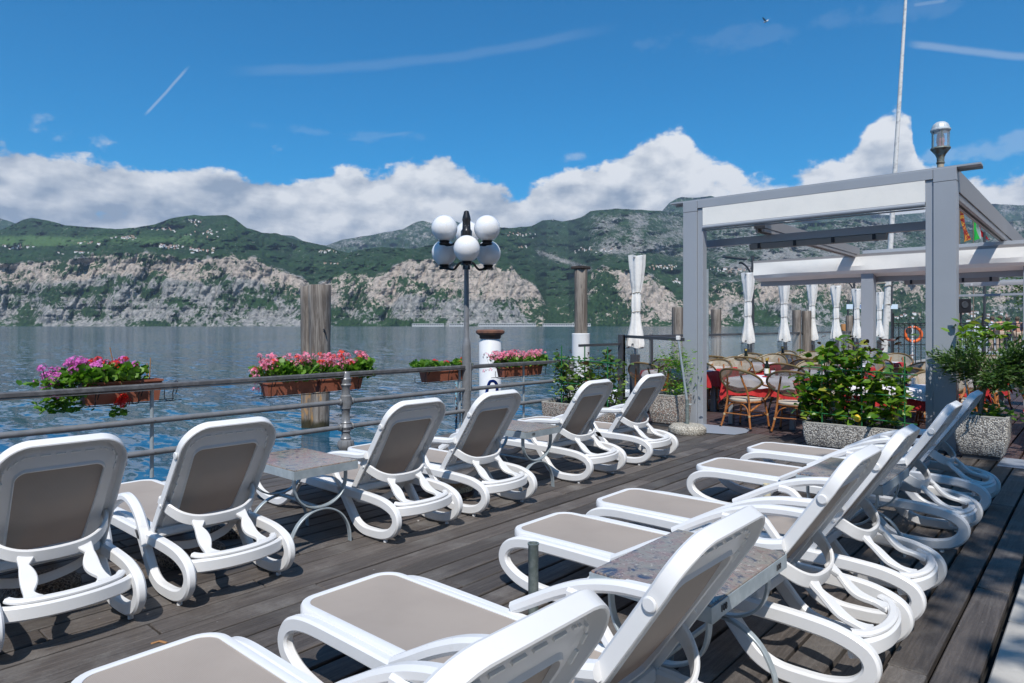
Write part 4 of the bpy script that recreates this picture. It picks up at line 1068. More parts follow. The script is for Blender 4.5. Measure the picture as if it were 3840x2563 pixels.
geranium(3.74, 5.14, 0.855, 'long mass of pink geraniums with orange red ones over two boxes by the baluster', (['p', 'p', 'p', 'p', 'p', 'p', 'o'],), 1000, 0.25, 0.05, 66)
hanger(3.75, 5.05, 0.715, 'black iron hanger carrying the pair of flower boxes by the baluster')
flower_box(6.10, 6.90, 0.73, 'terracotta flower box just left of the street lamp pole', 0)
geranium(6.06, 6.92, 0.87, 'leafy green geraniums with one red bloom left of the lamp pole', (['r'],), 560, 0.14, 0.0, 2)
hanger(6.02, 6.9, 0.725, 'black wire hanger under the flower box left of the lamp pole')
flower_box(7.66, 8.62, 0.71, 'terracotta flower box right of the white bollard', 0)
geranium(7.52, 8.72, 0.845, 'pink geraniums in the box right of the white bollard', (['p'],), 760, 0.20, 0.08, 52)
hanger(7.62, 8.72, 0.705, 'black scrolled iron hanger of the flower box right of the bollard')

# ================================================================== LOUNGERS
YRR = 0.0
def lounger(name, label, folded=False):
    t = thing(name, label, 'sun lounger', (0, 0, 0), 0, 'white plastic sun loungers with taupe slings')
    ff = MB()
    for s, nm in ((-1, 'side_frame'), (1, 'side_frame')):
        x = s * 0.290
        b = MB()
        p1 = cr([(x, y, z) for y, z in ((1.10, .287), (0.80, .284), (.50, .282), (.30, .277), (.16, .262), (.06, .222), (.035, .155), (.085, .085), (.18, .050), (.29, .041), (.40, .046), (.49, .085), (.565, .165), (.635, .250), (.69, .315))], 6)
        b.sweep(p1, csec(0.067, 0.048, 0.010), (1, 0, 0))
        p2 = cr([(x, y, z) for y, z in ((0.80, .285), (1.2, .288), (1.55, .290), (1.78, .285), (1.90, .255), (1.957, .195), (1.945, .13), (1.86, .075), (1.74, .047), (1.62, .041), (1.52, .055), (1.42, .11), (1.33, .19), (1.27, .26))], 6)
        b.sweep(p2, csec(0.064, 0.0475, 0.010), (1, 0, 0))
        fr = b.build(nm, WHITE, t, 38)
        MB().lathe([(0, 0), (0.014, 0), (0.014, 0.012), (0.01, 0.016), (0, 0.016)], 10, (x, 0.16, 0.002)).build('foot_glide', WHITE, fr)
        if folded: pts = ((1.16, .33), (1.04, .40), (.92, .455), (.82, .475), (.72, .450), (.64, .395), (.575, .30), (.56, .24))
        else: pts = ((1.20, .33), (1.10, .385), (.97, .455), (.84, .510), (.70, .545), (.56, .558), (.44, .562), (.37, .575))
        xa = s * 0.312
        b = MB(); b.sweep(cr([(xa - s * 0.020 * max(0, (0.6 - y) / 0.2 if y < 0.6 else 0), y, z) for y, z in pts], 6), csec(0.050, 0.056, 0.014), (1, 0, 0))
        if not folded: b.sweep(cr([(x, y, z) for y, z in ((.66, .27), (.74, .37), (.82, .46), (.90, .475))], 5), csec(0.046, 0.04, 0.010), (1, 0, 0))
        b.build('armrest', WHITE, t, 38)
    # seat
    ol = rrect(0.266, 0.50, 1.955, 0.03, 0.10, 7, 0.012)
    def zs(y): return 0.318 + 0.004 * math.cos((y - 0.5) * 2)
    sec = [(0, -.030), (0, .000), (.006, .010), (.030, .014), (.040, .010), (.040, -.012), (.030, -.030)]
    rb, _, nm_ = ring(ol, sec, lambda x, y, d: (x, y, zs(y) + d)); rb.build('seat_frame', WHITE, t, 38)
    ins = [(x + n[0] * .038, y + n[1] * .038) for (x, y), n in zip(ol, nm_)]
    def sling_grid(ins, f, y0, y1, nyy=26, nxx=9):
        """sling surface spanning the inset outline"""
        xsY = {}
        b = MB(); rows = []
        P = np.array(ins)
        for j in range(nyy + 1):
            y = y0 + (y1 - y0) * (0.5 - 0.5 * math.cos(PI * j / nyy)); y = min(max(y, P[:, 1].min() + 1e-4), P[:, 1].max() - 1e-4); xx = []
            for a, c in zip(ins, ins[1:] + ins[:1]):
                if (a[1] - y) * (c[1] - y) <= 0 and a[1] != c[1]: xx.append(a[0] + (c[0] - a[0]) * (y - a[1]) / (c[1] - a[1]))
            lo, hi = min(xx), max(xx); rows.append([(lo + (hi - lo) * i / nxx, y) for i in range(nxx + 1)])
        vs = [f(x, y) for r in rows for x, y in r]; w = nxx + 1
        b.add(vs, [(j * w + i, j * w + i + 1, (j + 1) * w + i + 1, (j + 1) * w + i) for j in range(nyy) for i in range(nxx)])
        return b
    sling_grid(ins, lambda x, y: (x, y, zs(y) + 0.008 - 0.016 * (1 - (x / .24) ** 2) * math.sin(PI * min(max((y - .5) / 1.42, 0), 1)) ** 0.5), 0.54, 1.93).build('seat_sling', SLING, t)
    cm_ = MB()
    cm_.sweep(cr([(-.265, .62, .27), (-.18, .62, .20), (0, .62, .165), (.18, .62, .20), (.265, .62, .27)], 5), csec(0.014, 0.05, 0.003), (0, 0.35, 1))
    cm_.build('cross_member', WHITE, t, 38); cm_ = MB()
    cm_.sweep(cr([(-.265, 1.45, .29), (-.15, 1.46, .25), (0, 1.46, .235), (.15, 1.46, .25), (.265, 1.45, .29)], 5), csec(0.014, 0.05, 0.003), (0, 0.1, 1))
    cm_.build('cross_member', WHITE, t, 38)
    # rear crossbar between the loops
    MB().sweep(cr([(-.285, .115, .215), (-.22, .065, .213), (-.11, .030, .212), (0, .020, .212), (.11, .030, .212), (.22, .065, .213), (.285, .115, .215)], 5), csec(0.030, 0.072, 0.010), (0, 0, 1)).build('rear_crossbar', WHITE, t, 38)
    # ladder support: curved upper bar, two toothed arms, lower arc
    up = [(-.262, .43, .490), (-.248, .385, .462), (-.20, .335, .420), (-.12, .305, .392), (0, .295, .385), (.12, .305, .392), (.20, .335, .420), (.248, .385, .462), (.262, .43, .490)]
    lad_ = MB(); lad_.sweep(cr(up, 5), csec(0.018, 0.068, 0.006), (0, -0.25, 1))
    for s in (-1, 1):
        c0 = cr([(s * .142, .318, .405), (s * .145, .300, .380), (s * .150, .255, .340), (s * .155, .19, .285), (s * .165, .10, .258), (s * .160, .07, .256)], 6); m_ = len(c0)
        def sc_(u):
            k = abs(math.sin(u * PI * 2.6 + 0.4)); w = 0.030 + 0.030 * k
            return [(a, b_ - s * w * .35) for a, b_ in csec(0.024, w + .012, 0.005)]
        lad_.sweep(c0, sc_, (1, 0, 0))
        lad_.sweep(cr([(s * .262, .43, .49), (s * .268, .46, .515)], 3), csec(0.03, 0.05, .006), (0, -.5, 1))
    lad_.sweep(cr([(-.235, .125, .262), (-.20, .080, .258), (-.11, .045, .257), (0, .034, .256), (.11, .045, .257), (.20, .080, .258), (.235, .125, .262)], 6), csec(0.040, 0.026, 0.009), (0, 0, 1))
    lad_.build('ladder_support', WHITE, t, 38)
    # backrest
    hp = (0.575, 0.285); dy, dz = -0.5500, 0.8352
    bo_ = rrect(0.292, 0.0, 0.800, 0.05, 0.135, 8, 0.018)
    bo_ = [(x * (0.985 - 0.06 * max(0, (y - 0.5)) / 0.3 * 0.6), y) for x, y in bo_]
    def bx(x, q, d):
        cv = 0.018 * math.sin(PI * q / 0.8)                      # the panel bows slightly
        return (x, hp[0] + dy * q + (d - cv) * dz, hp[1] + dz * q - (d - cv) * dy)
    sec = [(0, -.030), (0, .012), (.010, .020), (.094, .018), (.102, .011), (.102, -.015), (.097, -.019), (.092, -.009), (.048, -.009), (.044, -.004), (.040, .011), (.016, .012), (.011, .005), (.009, -.030), (.005, -.033)]
    inn = rrect(0.186, 0.10, 0.640, 0.02, 0.040, 8, 0.014)
    inn = [(x * (0.90 + 0.10 * min(1, max(0, (y - .1) / .5))), y) for x, y in inn]
    bb, _, nb = ring(bo_, sec, bx, inn); bk = bb.build('back_frame', WHITE, t, 40)
    insb = [(x * 1.01, y + (.003 if y > .4 else -.003)) for x, y in inn]
    sling_grid(insb, lambda x, q: bx(x, q, 0.002 - 0.012 * (1 - (x / .2) ** 2) * math.sin(PI * min(max((q - .1) / .54, 0), 1))), 0.099, 0.655, 22).build('back_sling', SLING, t)
    cl = MB(); k_ = len(bo_); per = [0]
    for i in range(k_): per.append(per[-1] + math.hypot(bo_[(i + 1) % k_][0] - bo_[i][0], bo_[(i + 1) % k_][1] - bo_[i][1]))
    def onout(L, ins_):
        L %= per[-1]; i = max(j for j in range(k_) if per[j] <= L); f = (L - per[i]) / max(per[i + 1] - per[i], 1e-9); a, b_ = bo_[i], bo_[(i + 1) % k_]; na, nb_ = nb[i], nb[(i + 1) % k_]
        return (a[0] + (b_[0] - a[0]) * f + (na[0] + (nb_[0] - na[0]) * f) * ins_, a[1] + (b_[1] - a[1]) * f + (na[1] + (nb_[1] - na[1]) * f) * ins_)
    L = 0.62
    while L < per[-1] - 0.1:
        ln = 0.040
        kq = 1 + .75 * max(0, -nb[max(j for j in range(k_) if per[j] <= L % per[-1])][1])
        q0, q1 = onout(L, 0.042 * kq), onout(L + ln, 0.042 * kq); r0, r1 = onout(L, 0.042 * kq + .007), onout(L + ln, 0.042 * kq + .007)
        if q0[1] > 0.12:
            vs = [bx(*q, d) for d in (-0.003, -0.016) for q in (q0, q1, r1, r0)]
            cl.add(vs, [(0, 1, 2, 3), (4, 5, 6, 7), (0, 1, 5, 4), (1, 2, 6, 5), (2, 3, 7, 6), (3, 0, 4, 7)])
        L += 0.062
    tag(cl.build('sling_clips', CLIPW, bk, 0), kind='stuff')
    for s in (-1, 1):
        for q, r_ in ((0.62, 0.021), (0.255, 0.010)):
            c = Vector(bx(s * 0.286, q, -0.005)); kb = MB().lathe([(0, 0), (r_, 0), (r_, 0.003), (r_ * .8, 0.006), (0, 0.006)], 16).build('knob', WHITE, bk)
            kb.location = c; kb.rotation_euler = (0, s * PI / 2, 0)
    MB().sweep([(-.25, hp[0] + .0, hp[1] + .01), (.25, hp[0] + .0, hp[1] + .01)], csec(0.05, 0.035, .01), (0, 1, 0)).build('hinge_bar', WHITE, t, 38)
    return t
LG = 'white plastic sun loungers with taupe slings'
Lnorm = lounger('sun_lounger', 'white lounger in the lake row, parasol base with black band beneath it')
Lfold = lounger('sun_lounger', 'cropped white lounger at the left picture edge, nearest of the lake row', True)
YL, YRW = 3.59, 0.65
Lfold.location = (1.01, YL, 0)
dup(Lfold, (1.83, YL - 0.01, 0), 0.01, 'white lounger in the lake row directly left of the first marble topped table')
Lnorm.location = (4.08, YL - 0.01, 0)
for x, y, rz, lb in [(3.218, YL, 0.0, 'white lounger in the lake row directly right of the first marble topped table'),
                     (5.535, YL + 0.02, -0.01, 'white lounger in the lake row directly right of the second marble table'),
                     (6.65, YL + 0.03, 0.012, 'farthest white lounger of the lake row, in front of the pebble planters'),
                     (0.95, YRW, 0.0, 'white lounger cropped by the bottom edge, only its backrest top and foot end showing'),
                     (1.80, YRW, 0.0, 'large white lounger in the foreground leaning over the marble table marked 108'),
                     (3.185, YRW, 0.0, 'white lounger right of the marble table marked 108, galvanised tube at its foot end'),
                     (4.03, YRW, 0.005, 'white lounger with dappled shade left of the fourth marble table'),
                     (5.53, YRW + 0.01, 0.0, 'shaded white lounger behind the fourth marble table, cream pipe at its foot'),
                     (6.59, YRW + 0.01, -0.008, 'farthest white lounger of the near row, its backrest overlapping the grey pergola post')]:
    dup(Lnorm, (x, y, 0), rz, lb)

# ================================================================== MARBLE TABLES
def side_table(loc, rz, label, texts=()):
    """top 0.49 x 0.70, legs of curved flat bars"""
    t = thing('side_table', label, 'table', loc, rz, 'marble topped garden tables on curved iron legs')
    hx, hy, zt = 0.245, 0.35, 0.575
    MB().box(-hx + .004, hx - .004, -hy + .004, hy - .004, zt - .022, zt, 0.003).build('marble_top', GRAN, t, 0)
    fr = MB()
    fr.box(-hx, hx, -hy, -hy + .006, zt - .062, zt - .008); fr.box(-hx, hx, hy - .006, hy, zt - .062, zt - .008)
    fr.box(-hx, -hx + .006, -hy + .0065, hy - .0065, zt - .062, zt - .008); fr.box(hx - .006, hx, -hy + .0065, hy - .0065, zt - .062, zt - .008)
    fr.build('apron', GALV, t, 0)
    for y in (-0.27, 0.27):
        b = MB(); sec = csec(0.011, 0.034, 0.002)
        b.sweep(cr([(-.195, y, zt - .03), (-.197, y, .44), (-.165, y, .355), (-.09, y, .300), (0, y, .284), (.09, y, .300), (.165, y, .355), (.197, y, .44), (.195, y, zt - .03)], 5), sec, (0, 1, 0))
        b.sweep(cr([(-.235, y, 0.0), (-.222, y, .10), (-.170, y, .195), (-.09, y, .252), (0, y, .270), (.09, y, .252), (.170, y, .195), (.222, y, .10), (.235, y, 0.0)], 5), sec, (0, 1, 0))
        b.build('leg_frame', GALV, t, 38)
    MB().tube([(0, -.26, .277), (0, .26, .277)], 0.011, 8).build('stretcher', GALV, t)
    for body, x, y, rz_, z in texts:
        o = link('number', text_mesh(body, 0.034, INK), t, (x, y, z), (PI / 2, 0, rz_))
    return t
side_table((2.555, 4.24, 0), 0, 'marble topped table between the second and third loungers of the lake row')
side_table((4.745, 4.15, 0), 0, 'marble topped table reflecting pink geraniums, third gap of the lake row', [('100', -0.15, -0.3515, 0, 0.542)])
side_table((2.46, 1.225, 0), PI / 2, 'pink and blue marble topped table in the foreground marked 108', [('108', -0.2465, 0.255, -PI / 2, 0.540), ('108', -0.2465, -0.255, -PI / 2, 0.540)])
side_table((4.71, 1.22, 0), PI / 2, 'shaded marble topped table farther back in the near lounger row')

# ---- sleeve tubes and parasol bases on the deck
o = MB().lathe([(0.020, 0), (0.026, 0), (0.026, 0.395), (0.029, 0.40), (0.029, 0.407), (0.022, 0.407), (0.020, 0.38), (0.018, 0)], 20).build('parasol_tube', GALVD); o.location = (2.62, 2.166, 0)
tag(o, 'galvanised steel parasol tube standing at the foot of a lounger', 'tube')
o = MB().lathe([(0.022, 0), (0.028, 0), (0.028, 0.33), (0.022, 0.33), (0.020, 0.3)], 20).build('parasol_pipe', PIPEC); o.location = (5.0, 1.89, 0)
tag(o, 'cream plastic pipe standing by the arm of a lounger', 'pipe')
def round_base(loc, r, h, m, label, band=None):
    o = MB().lathe([(0, 0), (r * .95, 0), (r, h * .25), (r * .98, h * .6), (r * .82, h * .92), (r * .4, h), (0, h)], 32).build('parasol_weight', m); o.location = loc
    tag(o, label, 'parasol base')
    if band: MB().lathe([(r * 1.004, h * .18), (r * 1.012, h * .22), (r * 1.004, h * .62), (r * .99, h * .60)], 32).build('band', band, o)
    return o
round_base((4.12, 4.35, 0), 0.20, 0.10, STRAW, 'speckled stone parasol base with black band under a lounger', BLACK)
DKB = pebble_mat('dark_aggregate', [(0.07, 0.06, 0.05), (0.03, 0.03, 0.03), (0.12, 0.10, 0.08)], 80)  # very dark aggregate for the bases in the lake row
round_base((1.90, 4.42, 0), 0.20, 0.09, DKB, 'dark round parasol base under the second lounger of the lake row')
round_base((2.35, 4.75, 0), 0.17, 0.09, DKB, 'dark round parasol base beside the first marble table')
round_base((1.1, 4.5, 0), 0.19, 0.09, DKB, 'dark round parasol base under the leftmost lounger')
o = round_base((8.74, 4.42, 0), 0.262, 0.125, PEB3, 'big pebble parasol base at the foot of the left pergola post')
t = thing('parasol_pole', 'thin grey pole leaning in the big pebble base and clamped to the black fence', 'pole', (8.74, 4.42, 0.10))
MB().tube([(0, 0, 0), (-0.005, 0.0, 0.37)], 0.026, 16).build('socket_tube', GALVD, t)
MB().tube([(-0.005, 0, 0.34), (-0.03, 0.125, 1.22)], 0.017, 12).build('inner_pole', GALV, t)
MB().box(-.055, -.005, .10, .15, 1.20, 1.26, .006).build('white_clamp', CLIPW, t, 0)
MB().tube([(-.02, 0, .30), (.02, -.05, .30)], .008, 8).build('clamp_screw', GALV, t)
o = MB().sweep([(0, 0, 0), (.03, .02, .004), (.07, .01, .001)], csec(.014, .004, .001), (0, 0, 1)).build('wood_chip', CANE); o.location = (1.26, 3.38, 0.002); o.rotation_euler = (0, 0, -.9)
tag(o, 'small orange wood chip lying on the deck boards', 'wood chip')

# ================================================================== PERGOLA
pg = thing('pergola', 'grey aluminium pergola frame with cream roll blind at the restaurant entrance', 'pergola', (9.51, 3.1, 0)); gx, gy = 9.51, 3.1
def pbox(name, m, par, x0, x1, y0, y1, z0, z1, c=0.003, ox=gx, oy=gy): return MB().box(x0 - ox, x1 - ox, y0 - oy, y1 - oy, z0, z1, c).build(name, m, par, 0)
pbox('post', PERG, pg, 9.51, 9.70, 4.655, 4.881, 0, 3.235); pbox('post_channel', PERG, pg, 9.53, 9.66, 4.565, 4.652, 0, 3.275)
pbox('post', PERG, pg, 9.51, 9.70, 1.341, 1.577, 0, 3.235); pbox('post_channel', PERG, pg, 9.53, 9.66, 1.580, 1.662, 0, 3.275)
pbox('corner_block', PERG, pg, 9.508, 9.70, 4.65, 4.883, 3.239, 3.398); pbox('corner_block', PERG, pg, 9.508, 9.70, 1.339, 1.579, 3.239, 3.398)
pbox('front_beam', PERG, pg, 9.51, 9.68, 1.583, 4.646, 3.279, 3.398)
gt = MB().sweep([(9.60 - gx, 1.10 - gy, 3.402), (9.60 - gx, 5.10 - gy, 3.402)], [(.0, -.085), (.012, -.085), (.012, .10), (0, .10), (-.03, .12), (-.035, .11), (-.01, .09), (-.01, -.085)], (1, 0, 0)).build('gutter', PERG, pg, 0)
for y0, nm in ((1.345, 'side_beam'), ):
    pbox(nm, PERGD, pg, 9.72, 18.6, 1.345, 1.50, 3.13, 3.398); pbox('beam_rail', PERGD, pg, 9.72, 18.6, 1.36, 1.40, 3.045, 3.127); pbox('beam_rail', PERGD, pg, 9.72, 18.6, 1.44, 1.48, 3.045, 3.127)
    MB().box(9.72 - gx, 18.6 - gx, 1.40 - gy, 1.44 - gy, 3.07, 3.11).build('groove_dark_strip', BLACK, pg, 0)  # solid black strip standing in for the dark of the groove
pbox('middle_beam', PERGD, pg, 9.72, 14.7, 3.70, 3.86, 2.915, 3.06); pbox('beam_rail', PERGD, pg, 9.72, 14.7, 3.71, 3.75, 2.862, 2.912); pbox('beam_rail', PERGD, pg, 9.72, 14.7, 3.80, 3.84, 2.862, 2.912)
pbox('roller_blind', BLIND, pg, 9.512, 9.520, 1.665, 4.562, 3.015, 3.276, 0)
MB().tube([(9.535 - gx, 1.665 - gy, 2.985), (9.535 - gx, 4.562 - gy, 2.985)], .034, 14).build('blind_tube', PERG, pg)
MB().tube([(9.535 - gx, 1.665 - gy, 2.935), (9.535 - gx, 4.562 - gy, 2.935)], .010, 8).build('blind_hem', PERGD, pg)
pbox('cross_beam', PERG, pg, 10.0, 10.10, 1.50, 4.86, 2.738, 2.846)
def tube_lamp(loc, L, rz, label, m=LUMD):
    t = thing('fluorescent_lamp', label, 'light fixture', loc, rz)
    MB().sweep([(0, -L / 2, 0), (0, L / 2, 0)], [(.05, .03), (.05, .05), (-.05, .05), (-.05, .03), (-.03, -.03), (.03, -.03)], (0, 0, 1)).build('housing', m, t, 30)
    for k in (-.42, -.14, .14, .42): MB().box(-.056, .056, k * L - .02, k * L + .02, -.02, .056).build('clip', BLACK if m is LUMD else m, t, 0)
    return t
tube_lamp((10.05, 3.12, 2.68), 1.85, 0, 'long dusty strip lamp under the pergola cross beam')
# second frame with the folded awning
p2_ = thing('pergola', 'second grey pergola farther in, carrying a folded cream awning', 'pergola', (14.6, 3.1, 0)); hx_, hy_ = 14.6, 3.1
q = lambda name, m, *a, c=0.003: MB().box(a[0] - hx_, a[1] - hx_, a[2] - hy_, a[3] - hy_, a[4], a[5], c).build(name, m, p2_, 0)
q('post', PERG, 14.55, 14.78, 3.42, 3.64, 0, 2.60); q('post', PERG, 14.55, 14.78, 0.86, 1.08, 0, 2.60); 
q('beam', PERG, 14.85, 15.0, -1.2, 5.75, 2.38, 2.50); q('awning_rail', PERGD, 14.50, 14.62, -1.2, 5.78, 2.86, 2.915)
b = MB(); sec = [(0, 0), (-.005, -.08), (-.01, -.17), (.0, -.26), (.05, -.325), (.30, -.385), (.60, -.36), (.62, 0)]
ys = np.linspace(-1.2, 5.76, 60); vs = []; ns = len(sec)
for i, y in enumerate(ys):
    for k, (dx, dz_) in enumerate(sec):
        w_ = 0.008 * math.sin(y * 2.3 + k) + 0.004 * math.sin(y * 5.3 + 2 * k); vs.append((14.47 + dx - hx_ + (w_ if 0 < k < 7 else 0), y - hy_, 2.86 + dz_ + (w_ * .8 if 1 < k < 7 else 0)))
b.add(vs, [(i * ns + k, (i + 1) * ns + k, (i + 1) * ns + (k + 1) % ns, i * ns + (k + 1) % ns) for i in range(len(ys) - 1) for k in range(ns)] + [tuple(range(ns)), tuple((len(ys) - 1) * ns + k for k in range(ns))[::-1]])
b.build('folded_awning', BLIND, p2_, 14)
q('roof_rail', PERG, 14.9, 15.0, -1.2, 3.7, 2.96, 3.02)
tube_lamp((14.9, 2.2, 2.33), 1.5, 0, 'dusty strip lamp under the folded awning behind the right post')
t = tube_lamp((17.0, 1.45, 2.36), 1.6, 0, 'pale strip lamp hanging in front of the far mountains at right', LUMW)
q('far_tie_bar', PERG, 18.2, 18.26, -1.0, 3.2, 2.16, 2.21)
q('far_tie_bar', PERG, 17.0, 17.06, 0.3, 3.2, 2.40, 2.44)

# ---- floor plates
tag(MB().add([(8.86, 4.60, .004), (8.86, 4.226, .004), (8.975, 3.826, .004), (9.25, 3.78, .004), (9.62, 3.867, .004), (9.62, 4.60, .004), (8.86, 4.6, .010), (8.86, 4.226, .010), (8.975, 3.826, .010), (9.25, 3.78, .010), (9.62, 3.867, .010), (9.62, 4.60, .010)],
             [(6, 7, 8, 9, 10, 11), (0, 1, 7, 6), (1, 2, 8, 7), (2, 3, 9, 8), (3, 4, 10, 9), (4, 5, 11, 10), (5, 0, 6, 11)]).build('floor_plate', STEELP, None, 0), 'grey metal floor plate at the foot of the left pergola post', 'plate')
tag(MB().box(8.83, 9.40, -0.9, 0.88, .002, .012, .002).build('floor_plate', STEELP, None, 0), 'flecked metal strip on the deck under the olive tree planter', 'plate')

# ---- glass windbreak along the lake side of the restaurant
fn = thing('glass_windbreak', 'black framed glass windbreak along the lake side of the restaurant', 'fence', (10.9, 6.8, 0))
fx0 = [10.86, 11.9, 14.1, 16.9, 19.4, 21.8, 24.3, 26.7, 30.0]
for x in fx0:
    MB().box(x - 10.9 - .035, x - 10.9 + .035, -.03, .03, 0, 1.33, .004).build('post', DARKF, fn, 0)
for a, b_ in zip(fx0, fx0[1:]):
    MB().box(a - 10.9 + .036, b_ - 10.9 - .036, -.025, .025, 1.27, 1.32, .004).build('top_rail', DARKF, fn, 0)
    MB().box(a - 10.9 + .036, b_ - 10.9 - .036, -.004, .004, 0.16, 1.265).build('pane', GLASS, fn, 0)
    MB().box(a - 10.9 + .036, b_ - 10.9 - .036, -.02, .02, 0.10, 0.155).build('bottom_rail', DARKF, fn, 0)
lf = thing('bar_fence', 'low black bar fence crossing in front of the white pile sleeve', 'fence', (9.6, 6.82, 0))
for z in (1.16, 0.86, 0.56, 0.26): MB().box(-0.12, 1.2, -.012, .012, z - .022, z + .022).build('rail', DARKF, lf, 0)
gr = MB().box(-.05, .05, -.05, .05, 0, 1.34, .006).build('post', DARKF, lf, 0); gr.location = (1.24, 0, 0)
# white clamp rail from the fence to the pergola post
tag(MB().box(0, 0.9, -.02, .02, 0, .05, .003).build('fence_rail', DARKF, None, 0), 'short black rail linking the windbreak to the left pergola post', 'rail')
fr_ = bpy.data.objects['fence_rail']; fr_.location = (9.35, 5.05, 1.30); a_ = at(2345, 1262, 12.6); b_ = at(2563, 1262, 9.6); dv = b_ - a_
fr_.location = (a_.x, a_.y, 1.28); fr_.rotation_euler = (0, 0, math.atan2(dv.y, dv.x)); fr_.scale = (dv.length / 0.9, 1, 1)

# ---- furled parasol covers on the windbreak
def furled(loc, rz, label, lean=0.0):
    t = thing('furled_parasol', label, 'parasol', loc, rz, 'furled white parasols along the windbreak')
    n = 28; b = MB(); vs = []
    prof_ = [(1.08, .150), (1.14, .155), (1.35, .125), (1.55, .092), (1.68, .078), (1.74, .070), (1.80, .080), (1.95, .080), (2.06, .072), (2.10, .066), (2.16, .078), (2.35, .105), (2.6, .128), (2.80, .140)]
    for z, r in prof_:
        for k in range(n):
            a = 2 * PI * k / n; w_ = 1 + 0.16 * math.sin(7 * a + 1.5 * z) + 0.07 * math.sin(11 * a + 3 * z)
            vs.append((r * w_ * 0.75 * math.cos(a) , r * w_ * 1.1 * math.sin(a), z + 0.02 * math.sin(3 * a)))
    m = len(prof_)
    b.add(vs, [(i * n + k, i * n + (k + 1) % n, (i + 1) * n + (k + 1) % n, (i + 1) * n + k) for i in range(m - 1) for k in range(n)] + [tuple((m - 1) * n + k for k in range(n))])
    b.build('canvas', TUBEW, t, 80)
    for z, r in ((1.74, .078), (2.10, .074)): MB().tube([(r * .8 * math.cos(a), r * 1.15 * math.sin(a), z + .01 * math.sin(2 * a)) for a in np.linspace(0, 2 * PI, 20)[:-1]], .006, 6, closed=True).build('tie_cord', ROPE, t)
    MB().tube([(0, 0, 0.02), (0, 0, 2.72)], .022, 10).build('pole', GALV, t)
    for z, r in ((1.13, .12), (2.76, .108)): MB().tube([(-r * 1.0 + .016 * math.cos(a), .016 * math.sin(a), z + .016 * math.sin(a + 1.57)) for a in np.linspace(0, 2 * PI, 12)[:-1]], .006, 6, closed=True).build('eyelet', BLACK, t)
    MB().box(-.07, .07, -.07, .07, 0, .95, .01).build('pole_box', DARKF, t, 0)
    t.rotation_euler = (0, lean, rz); return t
fp = furled((10.96, 6.62, 0.02), 0.1, 'furled white parasol standing left of the grey pergola, leaning a little', 0.045)
for x, lb in ((16.29, 'furled white parasol, first one inside the pergola from the left'), (18.76, 'grey shaded furled parasol under the left end of the folded awning'), (21.1, 'furled parasol whose lower half is in shade, right of the twin piles'),
              (23.48, 'furled white parasol, second to the left of the second grey post'), (25.9, 'furled white parasol directly left of the second grey post'), (29.05, 'furled white parasol directly right of the second grey post')):
    dup(fp, (x, 6.62, 0), random.uniform(-.3, .3), lb).rotation_euler = (0, 0, random.uniform(-.2, .3))
# green glass-post pole beside the left pergola post
q_ = at(2650, 1100, 12.0); tag(MB().tube([(q_.x, q_.y, 0), (q_.x, q_.y, CH + (1223 - 1010) * 12 / FP)], .035, 12).build('grey_green_pole', GALV), 'plain grey green pole just inside the left pergola post', 'pole')

